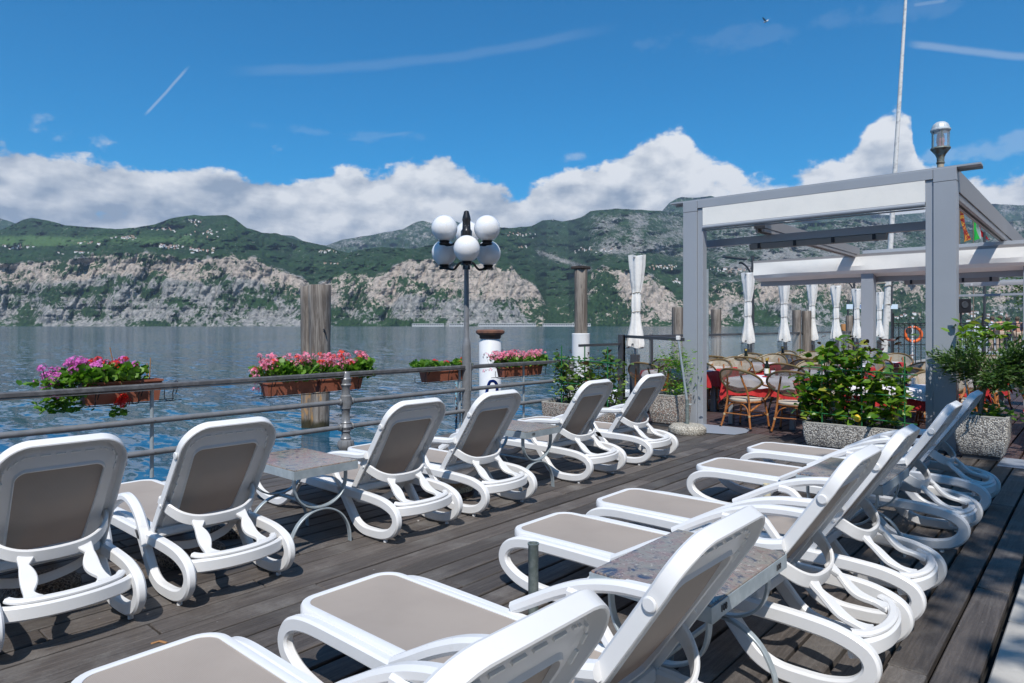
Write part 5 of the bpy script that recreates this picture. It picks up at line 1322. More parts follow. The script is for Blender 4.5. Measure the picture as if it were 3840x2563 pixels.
# ================================================================== RESTAURANT
def rattan_chair(label):
    """faces +X, back towards -X"""
    t = thing('rattan_chair', label, 'chair', (0, 0, 0), 0, 'rattan armchairs at the restaurant tables')
    def back_pt(a, r=1.0):
        y = 0.345 * math.cos(a) * r * (1 if math.sin(a) > 0 else 1 - .30 * abs(math.sin(a)) ** 1.5); z = 0.715 + (0.165 if math.sin(a) > 0 else 0.185) * math.sin(a) * r - .015 * abs(math.cos(a) * r) ** 3
        x = -0.17 - 0.52 * (z - 0.5) + 1.35 * y * y
        return (x, y, z)
    lp = [back_pt(a) for a in np.linspace(0, 2 * PI, 37)[:-1]]
    MB().tube(lp, 0.0165, 10, closed=True).build('back_rim', RIM, t)
    b = MB(); vs = [back_pt(0, 0.0)]; rr = (0.33, 0.66, 0.985)
    for r in rr: vs += [back_pt(a, r) for a in np.linspace(0, 2 * PI, 37)[:-1]]
    fs = [(0, 1 + k, 1 + (k + 1) % 36) for k in range(36)]
    for j in range(2): fs += [(1 + j * 36 + k, 1 + (j + 1) * 36 + k, 1 + (j + 1) * 36 + (k + 1) % 36, 1 + j * 36 + (k + 1) % 36) for k in range(36)]
    b.add(vs, fs).build('backrest', WICK, t)
    st = [(0.215 * math.cos(a) * 1.0, 0.235 * math.sin(a), 0.395) for a in np.linspace(0, 2 * PI, 25)[:-1]]
    MB().tube(st, 0.015, 8, closed=True).build('seat_ring', BAMB, t)
    MB().lathe([(0, .395), (.215, .395), (.232, .405), (.235, .425), (.22, .438), (.12, .446), (0, .447)], 26).build('seat_pad', CUSH, t)
    for s in (-1, 1):
        MB().tube(cr([(-.255, s * .255, 0.0), (-.225, s * .215, .16), (-.190, s * .185, .40), (-.215, s * .165, .56), (-.262, s * .13, .70), (-.285, s * .11, .80)], 4), .0145, 8).build('leg', BAMB, t)
        MB().tube(cr([(.215, s * .245, 0.0), (.20, s * .225, .2), (.175, s * .205, .40), (.195, s * .25, .52), (.15, s * .29, .60)], 4), .0145, 8).build('leg', BAMB, t)
        MB().tube(cr([(-.075, s * .335, .69), (-.05, s * .315, .655), (.08, s * .315, .625), (.17, s * .29, .58), (.19, s * .26, .50), (.12, s * .235, .42), (-.19, s * .205, .27)], 4), .0145, 8).build('armrest', BAMB, t)
        MB().tube([(-.215, s * .205, .20), (.20, s * .222, .20)], .010, 6).build('stretcher', BAMB, t)
    MB().tube([(-.215, -.205, .215), (-.215, .205, .215)], .010, 6).build('stretcher', BAMB, t)
    MB().tube([(.20, -.222, .215), (.20, .222, .215)], .010, 6).build('stretcher', BAMB, t)
    MB().tube(cr([(-.215, -.195, .22), (-.205, -.14, .33), (-.20, 0, .375), (-.205, .14, .33), (-.215, .195, .22)], 4), .009, 6).build('arch_brace', BAMB, t)
    fb = MB()
    for x, y in ((-.255, -.255), (-.255, .255), (.215, -.245), (.215, .245)): fb.tube([(x, y, 0), (x, y, .03)], .018, 8)
    fb.build('foot_caps', BLACK, t)
    bb = MB()
    for x, y, z in ((-.222, -.211, .2), (-.222, .211, .2), (.202, -.224, .2), (.202, .224, .2)): bb.tube([(x, y, z - .014), (x, y, z + .014)], .018, 8)
    bb.build('cane_bindings', mat('pale_cane_binding', (0.5, 0.36, 0.2), 0.6), t)
    return t

def cloth(hx, hy, zt, drop, m, name, corner=0.16, amp=0.012, seed=0, z0=0.0, over=0.01):
    """draped rectangular cloth with soft folds; longer at the corners"""
    b = MB(); n = 22; per = []
    for k in range(n): per.append((-hx + 2 * hx * k / n, -hy))
    for k in range(n): per.append((hx, -hy + 2 * hy * k / n))
    for k in range(n): per.append((hx - 2 * hx * k / n, hy))
    for k in range(n): per.append((-hx, hy - 2 * hy * k / n))
    N_ = len(per); rows = 6; vs = [(0, 0, zt)] + [(x * .5, y * .5, zt) for x, y in per] + [(x * .985, y * .985, zt) for x, y in per]
    for j in range(rows):
        f = (j + 1) / rows
        for i, (x, y) in enumerate(per):
            cf = (abs(x) / hx * abs(y) / hy) ** 10
            w = math.sin(i * 2 * PI / 7.3 + seed) * amp + math.sin(i * 2 * PI / 4.1 + 2 * seed) * amp * .5
            out = over + (w + .02) * f + cf * 0.03 * f
            nx = (x / hx) ** 9; ny = (y / hy) ** 9; L = math.hypot(nx, ny) or 1
            vs.append((x + nx / L * out, y + ny / L * out, zt - (drop + corner * cf + .012 * math.sin(i * .9 + seed)) * f - 0.003))
    fs = [(0, 1 + k, 1 + (k + 1) % N_) for k in range(N_)]
    for j in range(rows + 1): fs += [(1 + j * N_ + k, 1 + (j + 1) * N_ + k, 1 + (j + 1) * N_ + (k + 1) % N_, 1 + j * N_ + (k + 1) % N_) for k in range(N_)]
    b.add(vs, fs)
    return b.mesh(name, m, 60)
RC = [cloth(.40, .56, .712, .25, REDC, 'red_cloth', seed=s, amp=.018) for s in range(3)]
WC = [cloth(.415, .47, .716, .13, WHTC, 'topper', corner=-.02, seed=s, over=.022) for s in range(2)]
def dining_table(label):
    t = thing('dining_table', label, 'table', (0, 0, 0), 0, 'restaurant tables under red and white cloths')
    MB().box(-.39, .39, -.55, .55, .68, .708, .004).build('table_top', DARKF, t, 0)
    for sx in (-1, 1):
        for sy in (-1, 1):
            b = MB(); x, y = sx * .33, sy * .46
            b.sweep([(x, y, 0), (x, y, .68)], lambda u: csec(.075 - .03 * u, .075 - .03 * u, .004), (0, 1, 0)); b.build('leg', mat('grey_table_leg', (.26, .27, .28), .5) if 'grey_table_leg' not in bpy.data.materials else bpy.data.materials['grey_table_leg'], t, 0)
    return t
BOT = MB().lathe([(0, 0), (.030, 0), (.032, .01), (.032, .135), (.026, .17), (.013, .20), (.0125, .245), (0, .245)], 14).mesh('bottle_body', BOTT)
CAP = MB().lathe([(0, .236), (.0145, .236), (.0145, .27), (0, .272)], 12).mesh('bottle_cap', CAPY)
LB = [MB().lathe([(.0326, .04), (.0326, .115)], 14).mesh('label', m) for m in (LABY, LABG)]
SHK = MB().lathe([(0, 0), (.021, 0), (.023, .01), (.019, .05), (.024, .085), (.018, .10), (0, .10)], 12).mesh('shaker', SHAK)
TRY = MB().box(-.07, .07, -.05, .05, 0, .014, .004).mesh('tray', mat('red_condiment_tray', (0.5, .03, .05), .4), 0)
def dressing(x, y, where, full=True):
    z = .722
    tag(link('condiment_tray', TRY, None, (x, y, z)), 'red condiment tray ' + where, 'tray')
    for i, (dx, dy) in enumerate(((-.03, .0), (.035, .012))):
        o = link('oil_bottle', BOT, None, (x + dx, y + dy, z + .014)); tag(o, ('dark oil bottle, nearer of the pair, ' if i == 0 else 'dark vinegar bottle, farther of the pair, ') + where, 'bottle')
        link('cap', CAP, o); link('label', LB[i], o)
    for i, (dx, dy) in enumerate(((-.02, -.085), (.03, -.09))):
        tag(link('shaker', SHK, None, (x + dx, y + dy, z)), ('glass salt shaker ' if i == 0 else 'glass pepper shaker ') + where, 'shaker')
protoT = dining_table('x'); protoC = rattan_chair('x')
used = [False, False]
def put_table(x, y, rz, lab):
    if not used[0]: t = protoT; t.location = (x, y, 0); t.rotation_euler = (0, 0, rz); t['label'] = lab; used[0] = True
    else: t = dup(protoT, (x, y, 0), rz, lab)
def put_chair(x, y, rz, lab):
    if not used[1]: t = protoC; t.location = (x, y, 0); t.rotation_euler = (0, 0, rz); t['label'] = lab; used[1] = True
    else: t = dup(protoC, (x, y, 0), rz, lab)
rowsX = [10.32, 12.25, 14.2, 16.2]; rown = ['nearest', 'second', 'third', 'fourth', 'fifth', 'farthest']
colsY = [5.75, 3.86, 1.95, 0.15]; coln = ['lakeside', 'left inner', 'right inner', 'rightmost']
for i, X in enumerate(rowsX):
    for j, Y in enumerate(colsY):
        if i == 0 and j == 0: X_ = 10.9
        elif i == 0 and j == 3: X_ = 10.8
        elif i == 0 and j == 2: X_ = 10.02
        else: X_ = X + 0.12 * ((j * 7 + i * 3) % 3 - 1)
        Y_ = Y + 0.1 * ((i * 5 + j) % 3 - 1)
        if i >= 3 and j < 1 and False: continue
        wh = 'of the %s table, %s row' % (coln[j], rown[i])
        put_table(X_, Y_, 0, 'dining table with red and white cloths, %s one in the %s row' % (coln[j], rown[i]))
        o = link('tablecloth', RC[(i + j) % 3], None, (X_, Y_, 0)); tag(o, 'red damask tablecloth ' + wh, 'tablecloth')
        o = link('table_topper', WC[(i + j) % 2], None, (X_, Y_, 0)); tag(o, 'white overcloth ' + wh, 'tablecloth')
        for s, sn in ((1, 'left'), (-1, 'right')):
            for d, dn in ((-1, 'near'), (1, 'far')):
                if i == 0 and j == 1 and d == -1: cx, cy = 9.76, (4.0 if s > 0 else 3.30)
                else: cx, cy = X_ + d * (.60 + random.uniform(-.02, .10)), Y_ + s * .29 + random.uniform(-.04, .04)
                if i == 0 and j == 2 and d == -1: cx = X_ - .62
                if i == 0 and j == 2 and d < 0: continue
                if d > 0 and (i, j, s) in ((0, 1, 1), (0, 1, -1), (0, 2, 1), (1, 1, -1)): continue
                put_chair(cx, cy, (0 if d < 0 else PI) + random.uniform(-.22, .22), '%s chair on the %s side %s' % (sn, dn, wh))
        if (i, j) in ((0, 0), (0, 1), (1, 0), (1, 1), (1, 2), (2, 0), (2, 1), (2, 2), (3, 0), (3, 1), (3, 2), (4, 1), (4, 2), (0, 2), (0, 3)):
            dressing(X_ + random.uniform(-.1, .1), Y_ + random.uniform(-.15, .1), 'on the %s table, %s row' % (coln[j], rown[i]))

# ================================================================== PLANTERS AND PLANTS
def planter(name, label, x0, x1, y0, y1, h, m, lip=0.035, taper=0.06, base=0.05, lipm=None):
    cx, cy = (x0 + x1) / 2, (y0 + y1) / 2; t = thing(name, label, 'planter', (cx, cy, 0)); hx, hy = (x1 - x0) / 2, (y1 - y0) / 2
    def rr(hx, hy, r, n=4):
        o = []
        for a0, sx, sy in ((0, 1, 1), (PI / 2, -1, 1), (PI, -1, -1), (-PI / 2, 1, -1)):
            for k in range(n + 1): a = a0 + PI / 2 * k / n; o.append((sx * (hx - r) + r * math.cos(a), sy * (hy - r) + r * math.sin(a)))
        return o
    lev = [(base, taper * 1.3, .03), (base + .02, taper, .035), (base + (h - base) * .4, taper * .25, .03), (h, 0, .03), (h, .03, .02), (h - .06, .035, .02)]
    vs = []; n = 20
    for z, ins, r in lev: vs += [(x, y, z) for x, y in rr(hx - ins, hy - ins, r)]
    b = MB(); b.add(vs, [(j * n + k, j * n + (k + 1) % n, (j + 1) * n + (k + 1) % n, (j + 1) * n + k) for j in range(len(lev) - 1) for k in range(n)] + [tuple(range(n))[::-1]])
    b.build('tub', m, t, 40)
    ring(rr(hx + .001, hy + .001, .03), [(0, 0), (.034, 0), (.034, .012), (0, .012)], lambda x, y, d: (x, y, h - .004 + d))[0].build('lip', lipm or CONC, t, 0)
    MB().add([(x, y, h - .055) for x, y in rr(hx - .034, hy - .034, .02)], [tuple(range(20))]).build('soil', SOIL, t, 0)
    if base: MB().box(-hx + taper * 1.6, hx - taper * 1.6, -hy + taper * 1.6, hy - taper * 1.6, 0, base).build('plinth', DARKF, t, 0)
    return t
planter('stone_planter', 'square pebble dash planter holding the olive tree at right', 9.08, 9.50, 0.80, 1.315, 0.49, PEB2, taper=.05)
planter('stone_planter', 'low grey pebble planter holding the lemon bush', 8.72, 9.12, 1.72, 2.86, 0.30, PEB2, taper=.03, base=.02)
planter('stone_planter', 'tall cream pebble planter against the left pergola post', 9.0, 9.46, 4.70, 5.20, 0.47, PEB1, taper=.03)
planter('stone_planter', 'long pebble planter behind the farthest lake row lounger, with trellis', 8.10, 8.60, 5.30, 6.55, 0.33, PEB1, taper=.03)

def twig(mb, a, b, r): mb.tube([a, (Vector(a) + Vector(b)) / 2 + Vector((random.uniform(-.02, .02),) * 3), b], [r, r * .8, r * .5], 5, caps=False)
# olive tree
t = thing('olive_tree', 'small standard olive tree with round crown in the pebble planter', 'tree', (9.25, 1.05, 0.43))
MB().tube(cr([(0, .03, 0), (-.01, .02, .12), (.01, 0, .28), (.03, -.03, .42)], 4), [.026] * 5 + [.022] * 4 + [.02] * 4, 10).build('trunk', BARK, t)
tb = MB(); tips = []
for i in range(26):
    a = random.uniform(0, 2 * PI); l = random.uniform(.18, .46); e = Vector((.03 + l * .8 * math.cos(a), -.10 + l * 1.25 * math.sin(a), .46 + random.uniform(.0, .50)))
    twig(tb, (.03, -.03, .42), e, .009); tips.append(e)
tb.build('branches', BARK, t)
ms = []
for i in range(5200):
    e = random.choice(tips); p = Vector((.03, -.03, .42)).lerp(e, random.uniform(.45, 1.12)) + Vector((random.gauss(0, .05), random.gauss(0, .055), random.gauss(0, .045)))
    if p.z < .30: continue
    ms.append(rmat(p, (p - Vector((.03, -.06, .55))).normalized() + rdir(.3) * .8, random.uniform(.7, 1.25)))
scatter('foliage', LF_OLI, leaf_shape(.070, .019), ms, t)
tag(MB().tube([(9.22, 1.16, .43), (9.20, 1.24, 1.12)], .008, 6).build('plant_stake', GALV), 'thin grey stake leaning beside the olive tree trunk', 'stake')
t = thing('leafy_shrub', 'bright broad leaved plant growing at the foot of the olive tree', 'plant', (9.3, .98, .43))
scatter('foliage', LF_SHR, leaf_shape(.085, .06), [rmat(Vector((random.gauss(0, .07), random.gauss(0, .10), random.uniform(.02, .17))), rdir(.1), random.uniform(.6, 1.1)) for _ in range(90)], t)
t = thing('leafy_shrub', 'light green broad leaves rising above the olive crown beside the right pergola post', 'plant', (9.62, 1.12, 0))
ms = [rmat(Vector((random.gauss(.05, .14), random.gauss(.0, .15), random.gauss(1.40, .07))), rdir(.35), random.uniform(.7, 1.2)) for _ in range(110)]
ms += [rmat(Vector((random.gauss(.05, .16), random.gauss(-.3, .22), random.gauss(.82, .08))), rdir(.1), random.uniform(.7, 1.2)) for _ in range(90)]
scatter('foliage', LF_LEM, leaf_shape(.125, .062, seg=4), ms, t)
sb = MB()
for i in range(8): twig(sb, (0, 0, .4), (random.gauss(.05, .12), random.gauss(0, .14), random.uniform(1.1, 1.45)), .007)
sb.build('stems', STEM, t)

def big_leaf_bush(t, box, count, L, W, m, cl, seedcl=16, up=.15):
    """single large leaves, each its own object sharing two leaf meshes"""
    meshes = []
    for k in range(3):
        v, f = leaf_shape(L * (1 - .1 * k), W, fold=.10 + .08 * k, seg=5); me = bpy.data.meshes.new('leaf'); me.from_pydata(v.tolist(), [], f); me.materials.append(m)
        me.polygons.foreach_set('use_smooth', [True] * len(me.polygons)); me.update(); meshes.append(me)
    (x0, x1, y0, y1, z0, z1) = box; sb = MB(); nodes = []
    for i in range(seedcl):
        y = y0 + (y1 - y0) * (i + .5) / seedcl + random.uniform(-.05, .05); base = Vector(((x0 + x1) / 2, y * .8 + (y0 + y1) * .1, z0))
        hgt = cl((y - y0) / (y1 - y0)); tip = Vector((random.uniform(x0, x1), y, z0 + (z1 - z0) * hgt)); mid = (base + tip) / 2 + Vector((random.uniform(-.06, .06), random.uniform(-.08, .08), 0))
        c = cr([base, mid, tip], 7); sb.tube(c, [.009 - .0055 * k / len(c) for k in range(len(c))], 6, caps=False); nodes += c[3:]
    sb.build('stems', STEM, t)
    for i in range(count):
        n_ = random.choice(nodes); d = rdir(up); p = n_ + Vector((random.gauss(0, .05), random.gauss(0, .065), random.gauss(0, .04))); d.x -= .25
        q = rmat(p, d, random.uniform(.6, 1.15)); o = link('leaf', random.choice(meshes), t); o.matrix_local = q
t = thing('lemon_bush', 'glossy lemon bush on green stakes in the low pebble planter', 'bush', (8.92, 2.29, 0))
big_leaf_bush(t, (-.17, .17, -.58, .74, .27, 1.36), 290, .16, .112, LF_LEM, lambda u: .60 if u < .33 else (.94 - .5 * abs(u - .56)) if u < .76 else .46, 26)
scatter('small_leaves', LF_LEM, leaf_shape(.11, .068, seg=4), [rmat(Vector((random.gauss(0, .12), random.uniform(-.54, .66), random.uniform(.34, .88))), rdir(.1), random.uniform(.8, 1.25)) for _ in range(480)] + [rmat(Vector((random.gauss(0, .10), random.gauss(.12, .20), random.uniform(.8, 1.22))), rdir(.1), random.uniform(.9, 1.4)) for _ in range(170)], t, kind='stuff')
scatter('plum_leaves', LF_DRK, leaf_shape(.10, .04, seg=4), [rmat(Vector((random.gauss(0, .10), random.gauss(-.12, .24), random.gauss(1.24, .06))), rdir(.5), random.uniform(.6, 1.1)) for _ in range(44)], t)
lm = MB().sphere((0, 0, 0), .040, 16, 12, 1, 1, 1.12).build('lemon', LEMON, t); lm.location = (-.16, -.06, .40)
for y in (-.55, -.1, .35): MB().tube([(-.13, y, .25), (-.13, y, 1.15)], .008, 7).build('stake', GREENP, t)
for z in (.42, .72, .98): MB().tube([(-.135, -.68, z - .04), (-.135, .60, z + .01)], .007, 7).build('cross_stake', GREENP, t)
t = thing('climbing_bush', 'mixed green and bronze climbing bush on a green trellis behind the lake row', 'bush', (8.35, 5.85, 0))
big_leaf_bush(t, (-.16, .16, -.62, .58, .28, 1.16), 250, .125, .082, LF_TRE, lambda u: .72 + .2 * math.sin(u * 8), 20)
scatter('small_leaves', LF_TRE, leaf_shape(.085, .04, seg=4), [rmat(Vector((random.gauss(0, .1), random.uniform(-.60, .62), random.uniform(.36, 1.02))), rdir(.1), random.uniform(.6, 1.1)) for _ in range(800)], t, kind='stuff')
scatter('plum_leaves', LF_DRK, leaf_shape(.08, .03, seg=4), [rmat(Vector((random.gauss(0, .1), random.uniform(-.5, .6), random.uniform(.7, 1.15))), rdir(.4), random.uniform(.6, 1.1)) for _ in range(50)], t)
for y in (-.45, -.05, .38): MB().tube([(-.14, y, .28), (-.14, y, 1.2)], .010, 7).build('stake', GREENP, t)
for z in (.62, .98): MB().tube([(-.15, -.60, z - .02), (-.15, .5, z + .03)], .009, 7).build('cross_stake', GREENP, t)
t = thing('small_shrub', 'light green young shrub in the tall cream planter by the left post', 'shrub', (9.22, 4.95, .42))
MB().tube(cr([(0, 0, 0), (.01, .02, .2), (.0, -.02, .42)], 4), .010, 8).build('trunk', BARK, t)
ms = [rmat(Vector((random.gauss(0, .10), random.gauss(-.08, .15), random.gauss(.50, .12))), rdir(.4), random.uniform(.6, 1.2)) for _ in range(620)]
ms += [rmat(Vector((random.gauss(0, .09), random.gauss(-.10, .11), random.gauss(.14, .06))), rdir(.3), random.uniform(.8, 1.3)) for _ in range(220)]
scatter('foliage', LF_SHR, leaf_shape(.070, .020), ms, t)

# ---- tree out on the promenade whose shade falls on the right part of the deck
t = thing('promenade_tree', 'leafy tree on the promenade shading the near lounger row', 'tree', (1.35, -5.55, 0))
MB().tube(cr([(0, 0, -.1), (.05, .1, 2.5), (.0, .2, 5.2), (.1, .3, 7.6)], 5), [.26 - .008 * k for k in range(16)], 12).build('trunk', BARK, t)
tb = MB(); tips = []
for i in range(40):
    a = random.uniform(0, 2 * PI); l = random.uniform(.6, 2.9); e = Vector((.35 + l * 1.1 * math.cos(a), .7 + l * .72 * math.sin(a), 9.0 + random.uniform(-1.0, 1.2))); twig(tb, (.05, .25, random.uniform(5.5, 7.4)), e, .05); tips.append(e)
tb.build('branches', BARK, t)
ms = []
for i in range(7600):
    e = random.choice(tips); p = e + Vector((random.gauss(0, .36), random.gauss(0, .32), random.gauss(0, .28))); ms.append(rmat(p, rdir(0), random.uniform(.8, 1.3)))
scatter('foliage', LF_TRE2, leaf_shape(.19, .10), ms, t)

# ---- unseen promenade and houses, added to dim the ambient light from the land side
MB().box(-45, 60, -40, -6.0, -0.5, -0.07).build('promenade', mat('promenade_paving', (.11, .105, .10), .85, bump=(6, .3, .01)), None, 0); tag(bpy.data.objects['promenade'], kind='structure')  # unseen ground, kept dark to limit bounce light on the lounger backs
MB().box(-45, -3.02, -5.98, 6.9, -0.5, -0.02).build('promenade', mat('promenade_slabs', (.13, .125, .12), .85, bump=(6, .3, .01)), None, 0); tag(bpy.data.objects['promenade.001'], kind='structure')
PLAS = [mat('ochre_plaster_wall', (.42, .28, .14), .9), mat('rose_plaster_wall', (.42, .24, .18), .9), mat('cream_plaster_wall', (.45, .38, .27), .9)]; SHUT = mat('green_shutter_paint', (.03, .09, .05), .6)
for k_, (x0, y0, w, h, rz) in enumerate(((-26, -13, 12, 9.5, 0), (-13.5, -13, 11, 11, 0), (-2, -13, 12, 9, 0), (10.5, -13, 13, 10.5, 0), (24, -13, 14, 9, 0), (-22, 7, 9, 8, -PI / 2), (-22, -3, 9, 10, -PI / 2))):
    t = thing('sky_block_house', 'unseen plastered %s town house added behind the viewer to block low sky light' % ('ochre', 'rose', 'cream')[k_ % 3], 'house', (x0, y0, -.07), rz, 'added town houses blocking sky light behind the viewer')
    MB().box(0, w, -8, 0, 0, h).build('wall', PLAS[k_ % 3], t, 0); MB().add([(-.4, .5, h), (w + .4, .5, h), (w + .4, -8.5, h), (-.4, -8.5, h), (-.4, -4, h + 2), (w + .4, -4, h + 2)], [(0, 1, 5, 4), (2, 3, 4, 5), (0, 4, 3), (1, 2, 5), (0, 3, 2, 1)]).build('roof', HR, t, 0)
    for fl in range(3):
        for q__ in range(4): MB().box((q__ + .5) * w / 4 - .5, (q__ + .5) * w / 4 + .5, .01, .06, .9 + fl * 3.0, 2.5 + fl * 3.0).build('window', SHUT if fl else BOTT, t, 0)

# ================================================================== BEYOND THE RESTAURANT
# raised quay that carries the iron fence
MB().box(27.6, 60, -14, 6.2, WZ - 1, 0.0).build('quay', mat('quay_paving', (.30, .29, .27), .85)); tag(bpy.data.objects['quay'], kind='structure')
ig = thing('iron_fence', 'black wrought iron fence with scrolls at the far end of the restaurant', 'fence', (30.3, 6.4, 0)); A = Vector((30.3, 6.4, 0)); Bf = Vector((34.4, 1.2, 0)); dF = (Bf - A); LFc = dF.length; ig.rotation_euler = (0, 0, math.atan2(dF.y, dF.x))
barm = MB().box(-.012, .012, -.012, .012, 0, 1.0).mesh('bar', BLACK, 0)
for k in range(int(LFc / .215) + 1):
    h = 2.0 if k % 8 == 0 else 1.62; o = link('bar', barm, ig, (k * .215, 0, 0)); o.scale = (2.2 if k % 8 == 0 else 1, 1, h)
for z in (.75, 1.05, 1.42, 1.60): MB().box(0, LFc, -.01, .01, z - .014, z + .014).build('rail', BLACK, ig, 0)
def spiral(R, turns=1.6, n=26): return [(R * (1 - .85 * k / n) * math.cos(2 * PI * turns * k / n), 0, R * (1 - .85 * k / n) * math.sin(2 * PI * turns * k / n)) for k in range(n + 1)]
sp_ = MB().tube(spiral(.085), .010, 6).mesh('scroll', BLACK); sb_ = MB().tube(spiral(.13, 1.3), .011, 6).mesh('scroll', BLACK)
for k in range(int(LFc / .215)): link('scroll', sp_, ig, (k * .215 + .107, 0, 1.51))
for k in range(0, int(LFc / .215) - 1, 2): link('scroll', sb_, ig, (k * .215 + .2, 0, 1.76), (0, 0, PI * (k % 4 // 2)))
ro = MB()
for k in range(18):
    a = 2 * PI * k / 18; ro.tube([(.02 * math.cos(a), 0, .02 * math.sin(a)), (.15 * math.cos(a), -.02, .15 * math.sin(a))], .008, 4)
ro = ro.build('rosette', WPAINT, ig); ro.location = (1.35, 0, 2.02)
# life ring
q_ = at(3425, 1255, 28.5)
rg = MB().tube([(0, .30 * math.cos(a), .30 * math.sin(a)) for a in np.linspace(0, 2 * PI, 33)[:-1]], .065, 12, closed=True).build('life_ring', ORNG); rg.location = q_; rg.rotation_euler = (0, 0, YAW - .3)
tag(rg, 'orange life ring hanging beyond the iron fence', 'life ring')
q_ = at(3421, 1240, 27.6); tag(MB().tube([(q_.x, q_.y, 0), (q_.x, q_.y, CH + .03)], .03, 8).build('white_post', WPAINT), 'thin white post in front of the orange life ring', 'post')
q_ = at(3408, 1242, 27.3); o = MB().lathe([(0, -.01), (.13, -.01), (.13, .01), (0, .01)], 24).build('round_sign', DARKF); o.location = q_; o.rotation_euler = (0, PI / 2, YAW); tag(o, 'black round disc sign beside the life ring', 'sign')
# mast with furled rope
q0, q1, q2 = at(3312, 1300, 27), at(3340, 905, 27), at(3400, -60, 27)
mst = thing('flagpole', 'tall leaning white flagpole rising beside the iron fence', 'flagpole', (q0.x, q0.y, 0))
e0 = Vector((q0.x, q0.y, 0)); u_ = (q2 - q1).normalized()
MB().tube([q1 - e0 - u_ * 4.45, q1 - e0, q2 - e0], [.14, .10, .055], 14).build('mast', MAST, mst)
jb = q1 - e0 - u_ * 1.95
MB().box(jb.x - .10, jb.x + .10, jb.y - .10, jb.y + .10, jb.z - 1.3, jb.z + .9, .03).build('mast_step', MAST, mst, 0)
for dz_ in (-.6, .15): MB().tube([(jb.x + .14 * math.cos(a), jb.y + .14 * math.sin(a), jb.z + dz_ + .02 * math.sin(2 * a)) for a in np.linspace(0, 2 * PI, 20)[:-1]], .018, 6, closed=True).build('lashing', ROPE, mst)
MB().tube([jb + Vector((-.9, .6, .2)), jb + Vector((0, 0, .28))], .03, 8).build('boom', ROPE, mst)
# malcesine board
def board_at(px0, px1, yt, yb_, D, body, label, px_text):
    a, b = at(px0, yt, D), at(px1, yt, D); L = (b - a).length; h = (yb_ - yt) / FP * D; t = thing('place_sign', label, 'sign', a, math.atan2(b.y - a.y, b.x - a.x))
    MB().box(0, L, -.02, .02, -h, 0, .004).build('board', SIGNW, t, 0)
    o = link('lettering', text_mesh(body, h * .92, SIGNB), t, (px_text * L, -.024, -h * .5), (PI / 2, 0, 0)); return t
board_at(3174, 3366, 1142, 1160, 30, 'MALCESINE', 'pale blue place sign reading MALCESINE, half hidden by the second grey post', .44)
for px in (3180, 3344): q_ = at(px, 1160, 30.05); MB().tube([(q_.x, q_.y, 0), (q_.x, q_.y, q_.z + .4)], .04, 8).build('sign_leg', DARKF, bpy.data.objects['place_sign']).matrix_parent_inverse = bpy.data.objects['place_sign'].matrix_world.inverted() if False else Matrix.Identity(4)
for c_ in bpy.data.objects['place_sign'].children:
    if c_.name.startswith('sign_leg'):
        m_ = Matrix.Translation(bpy.data.objects['place_sign'].location) @ Matrix.Rotation(bpy.data.objects['place_sign'].rotation_euler.z, 4, 'Z'); c_.matrix_parent_inverse = m_.inverted()
# dark quay lamps
def quay_lamp(px, ytop, D, armpx, label):
    q_ = at(px, ytop, D); t = thing('quay_lamp', label, 'street lamp', (q_.x, q_.y, 0)); k = D / FP
    MB().tube([(0, 0, 0), (0, 0, q_.z)], .045, 10).build('pole', DARKF, t)
    r_ = Vector((sa, -ca, 0)); s = armpx * k; zt = q_.z - .1 * D / 20
    MB().tube(cr([(0, 0, zt - .55), r_ * s * .25 + Vector((0, 0, zt - .25)), r_ * s * .5 + Vector((0, 0, zt - .12)), r_ * s * .65 + Vector((0, 0, zt - .12))], 4), .028, 8).build('arm', DARKF, t)
    c_ = r_ * s * .85 + Vector((0, 0, zt + .03)); h = MB().box(-.34, .34, -.12, .12, -.025, .025, .01).build('lamp_head', DARKF, t, 0); h.location = c_; h.rotation_euler = (0, .12, math.atan2(r_.y, r_.x))
quay_lamp(2823, 960, 20, -80, 'dark quay lamp with flat head, left of the folded awning')
quay_lamp(3203, 1030, 27, -62, 'dark quay lamp with flat head above the furled parasols')
quay_lamp(3344, 1052, 31, -56, 'dark quay lamp with flat head just right of the second grey post')
q_ = at(3692, 960, 34); tag(MB().tube([(q_.x, q_.y, 0), (q_.x, q_.y, q_.z + 1.2)], .06, 8).build('lamp_pole', DARKF), 'plain dark pole behind the people at far right', 'pole')
# flags
def flag(px, ytop, ybot, D, stripes, label, lean):
    a = at(px, ytop, D); k = D / FP; H_ = (ybot - ytop) * k; t = thing('flag', label, 'flag', (a.x, a.y, 0)); r_ = Vector((sa, -ca, 0)); f_ = Vector((ca, sa, 0))
    MB().tube([r_ * 0 + Vector((0, 0, 0)), Vector((0, 0, a.z + .5))], .028, 8).build('pole', BARK, t)
    n = len(stripes)
    for i, (m, w0, w1) in enumerate(stripes):
        b = MB(); R_, Cn = 10, 4; vs = []
        for j in range(R_ + 1):
            v = j / R_
            for c in range(Cn + 1):
                u = c / Cn; x = (lean[0] + (w0 + (w1 - w0) * u) * (.12 + .88 * v) + lean[1] * v) * k * 7.5; vs.append(r_ * x + f_ * (.08 * math.sin(6 * v + 4 * (i + u))) + Vector((0, 0, a.z - H_ * v * (1 - .08 * (i + u)) - .12 * H_ * u * i)))
        b.add(vs, [(j * (Cn + 1) + c, j * (Cn + 1) + c + 1, (j + 1) * (Cn + 1) + c + 1, (j + 1) * (Cn + 1) + c) for j in range(R_) for c in range(Cn)]); b.build('stripe', m, t, 60)
flag(3650, 795, 905, 34, [(FG, 0, 3.0), (FW, 3.0, 4.6), (FR, 4.6, 7.6)], 'green white and red flag drooping at right behind the pergola beam', (0, 0))
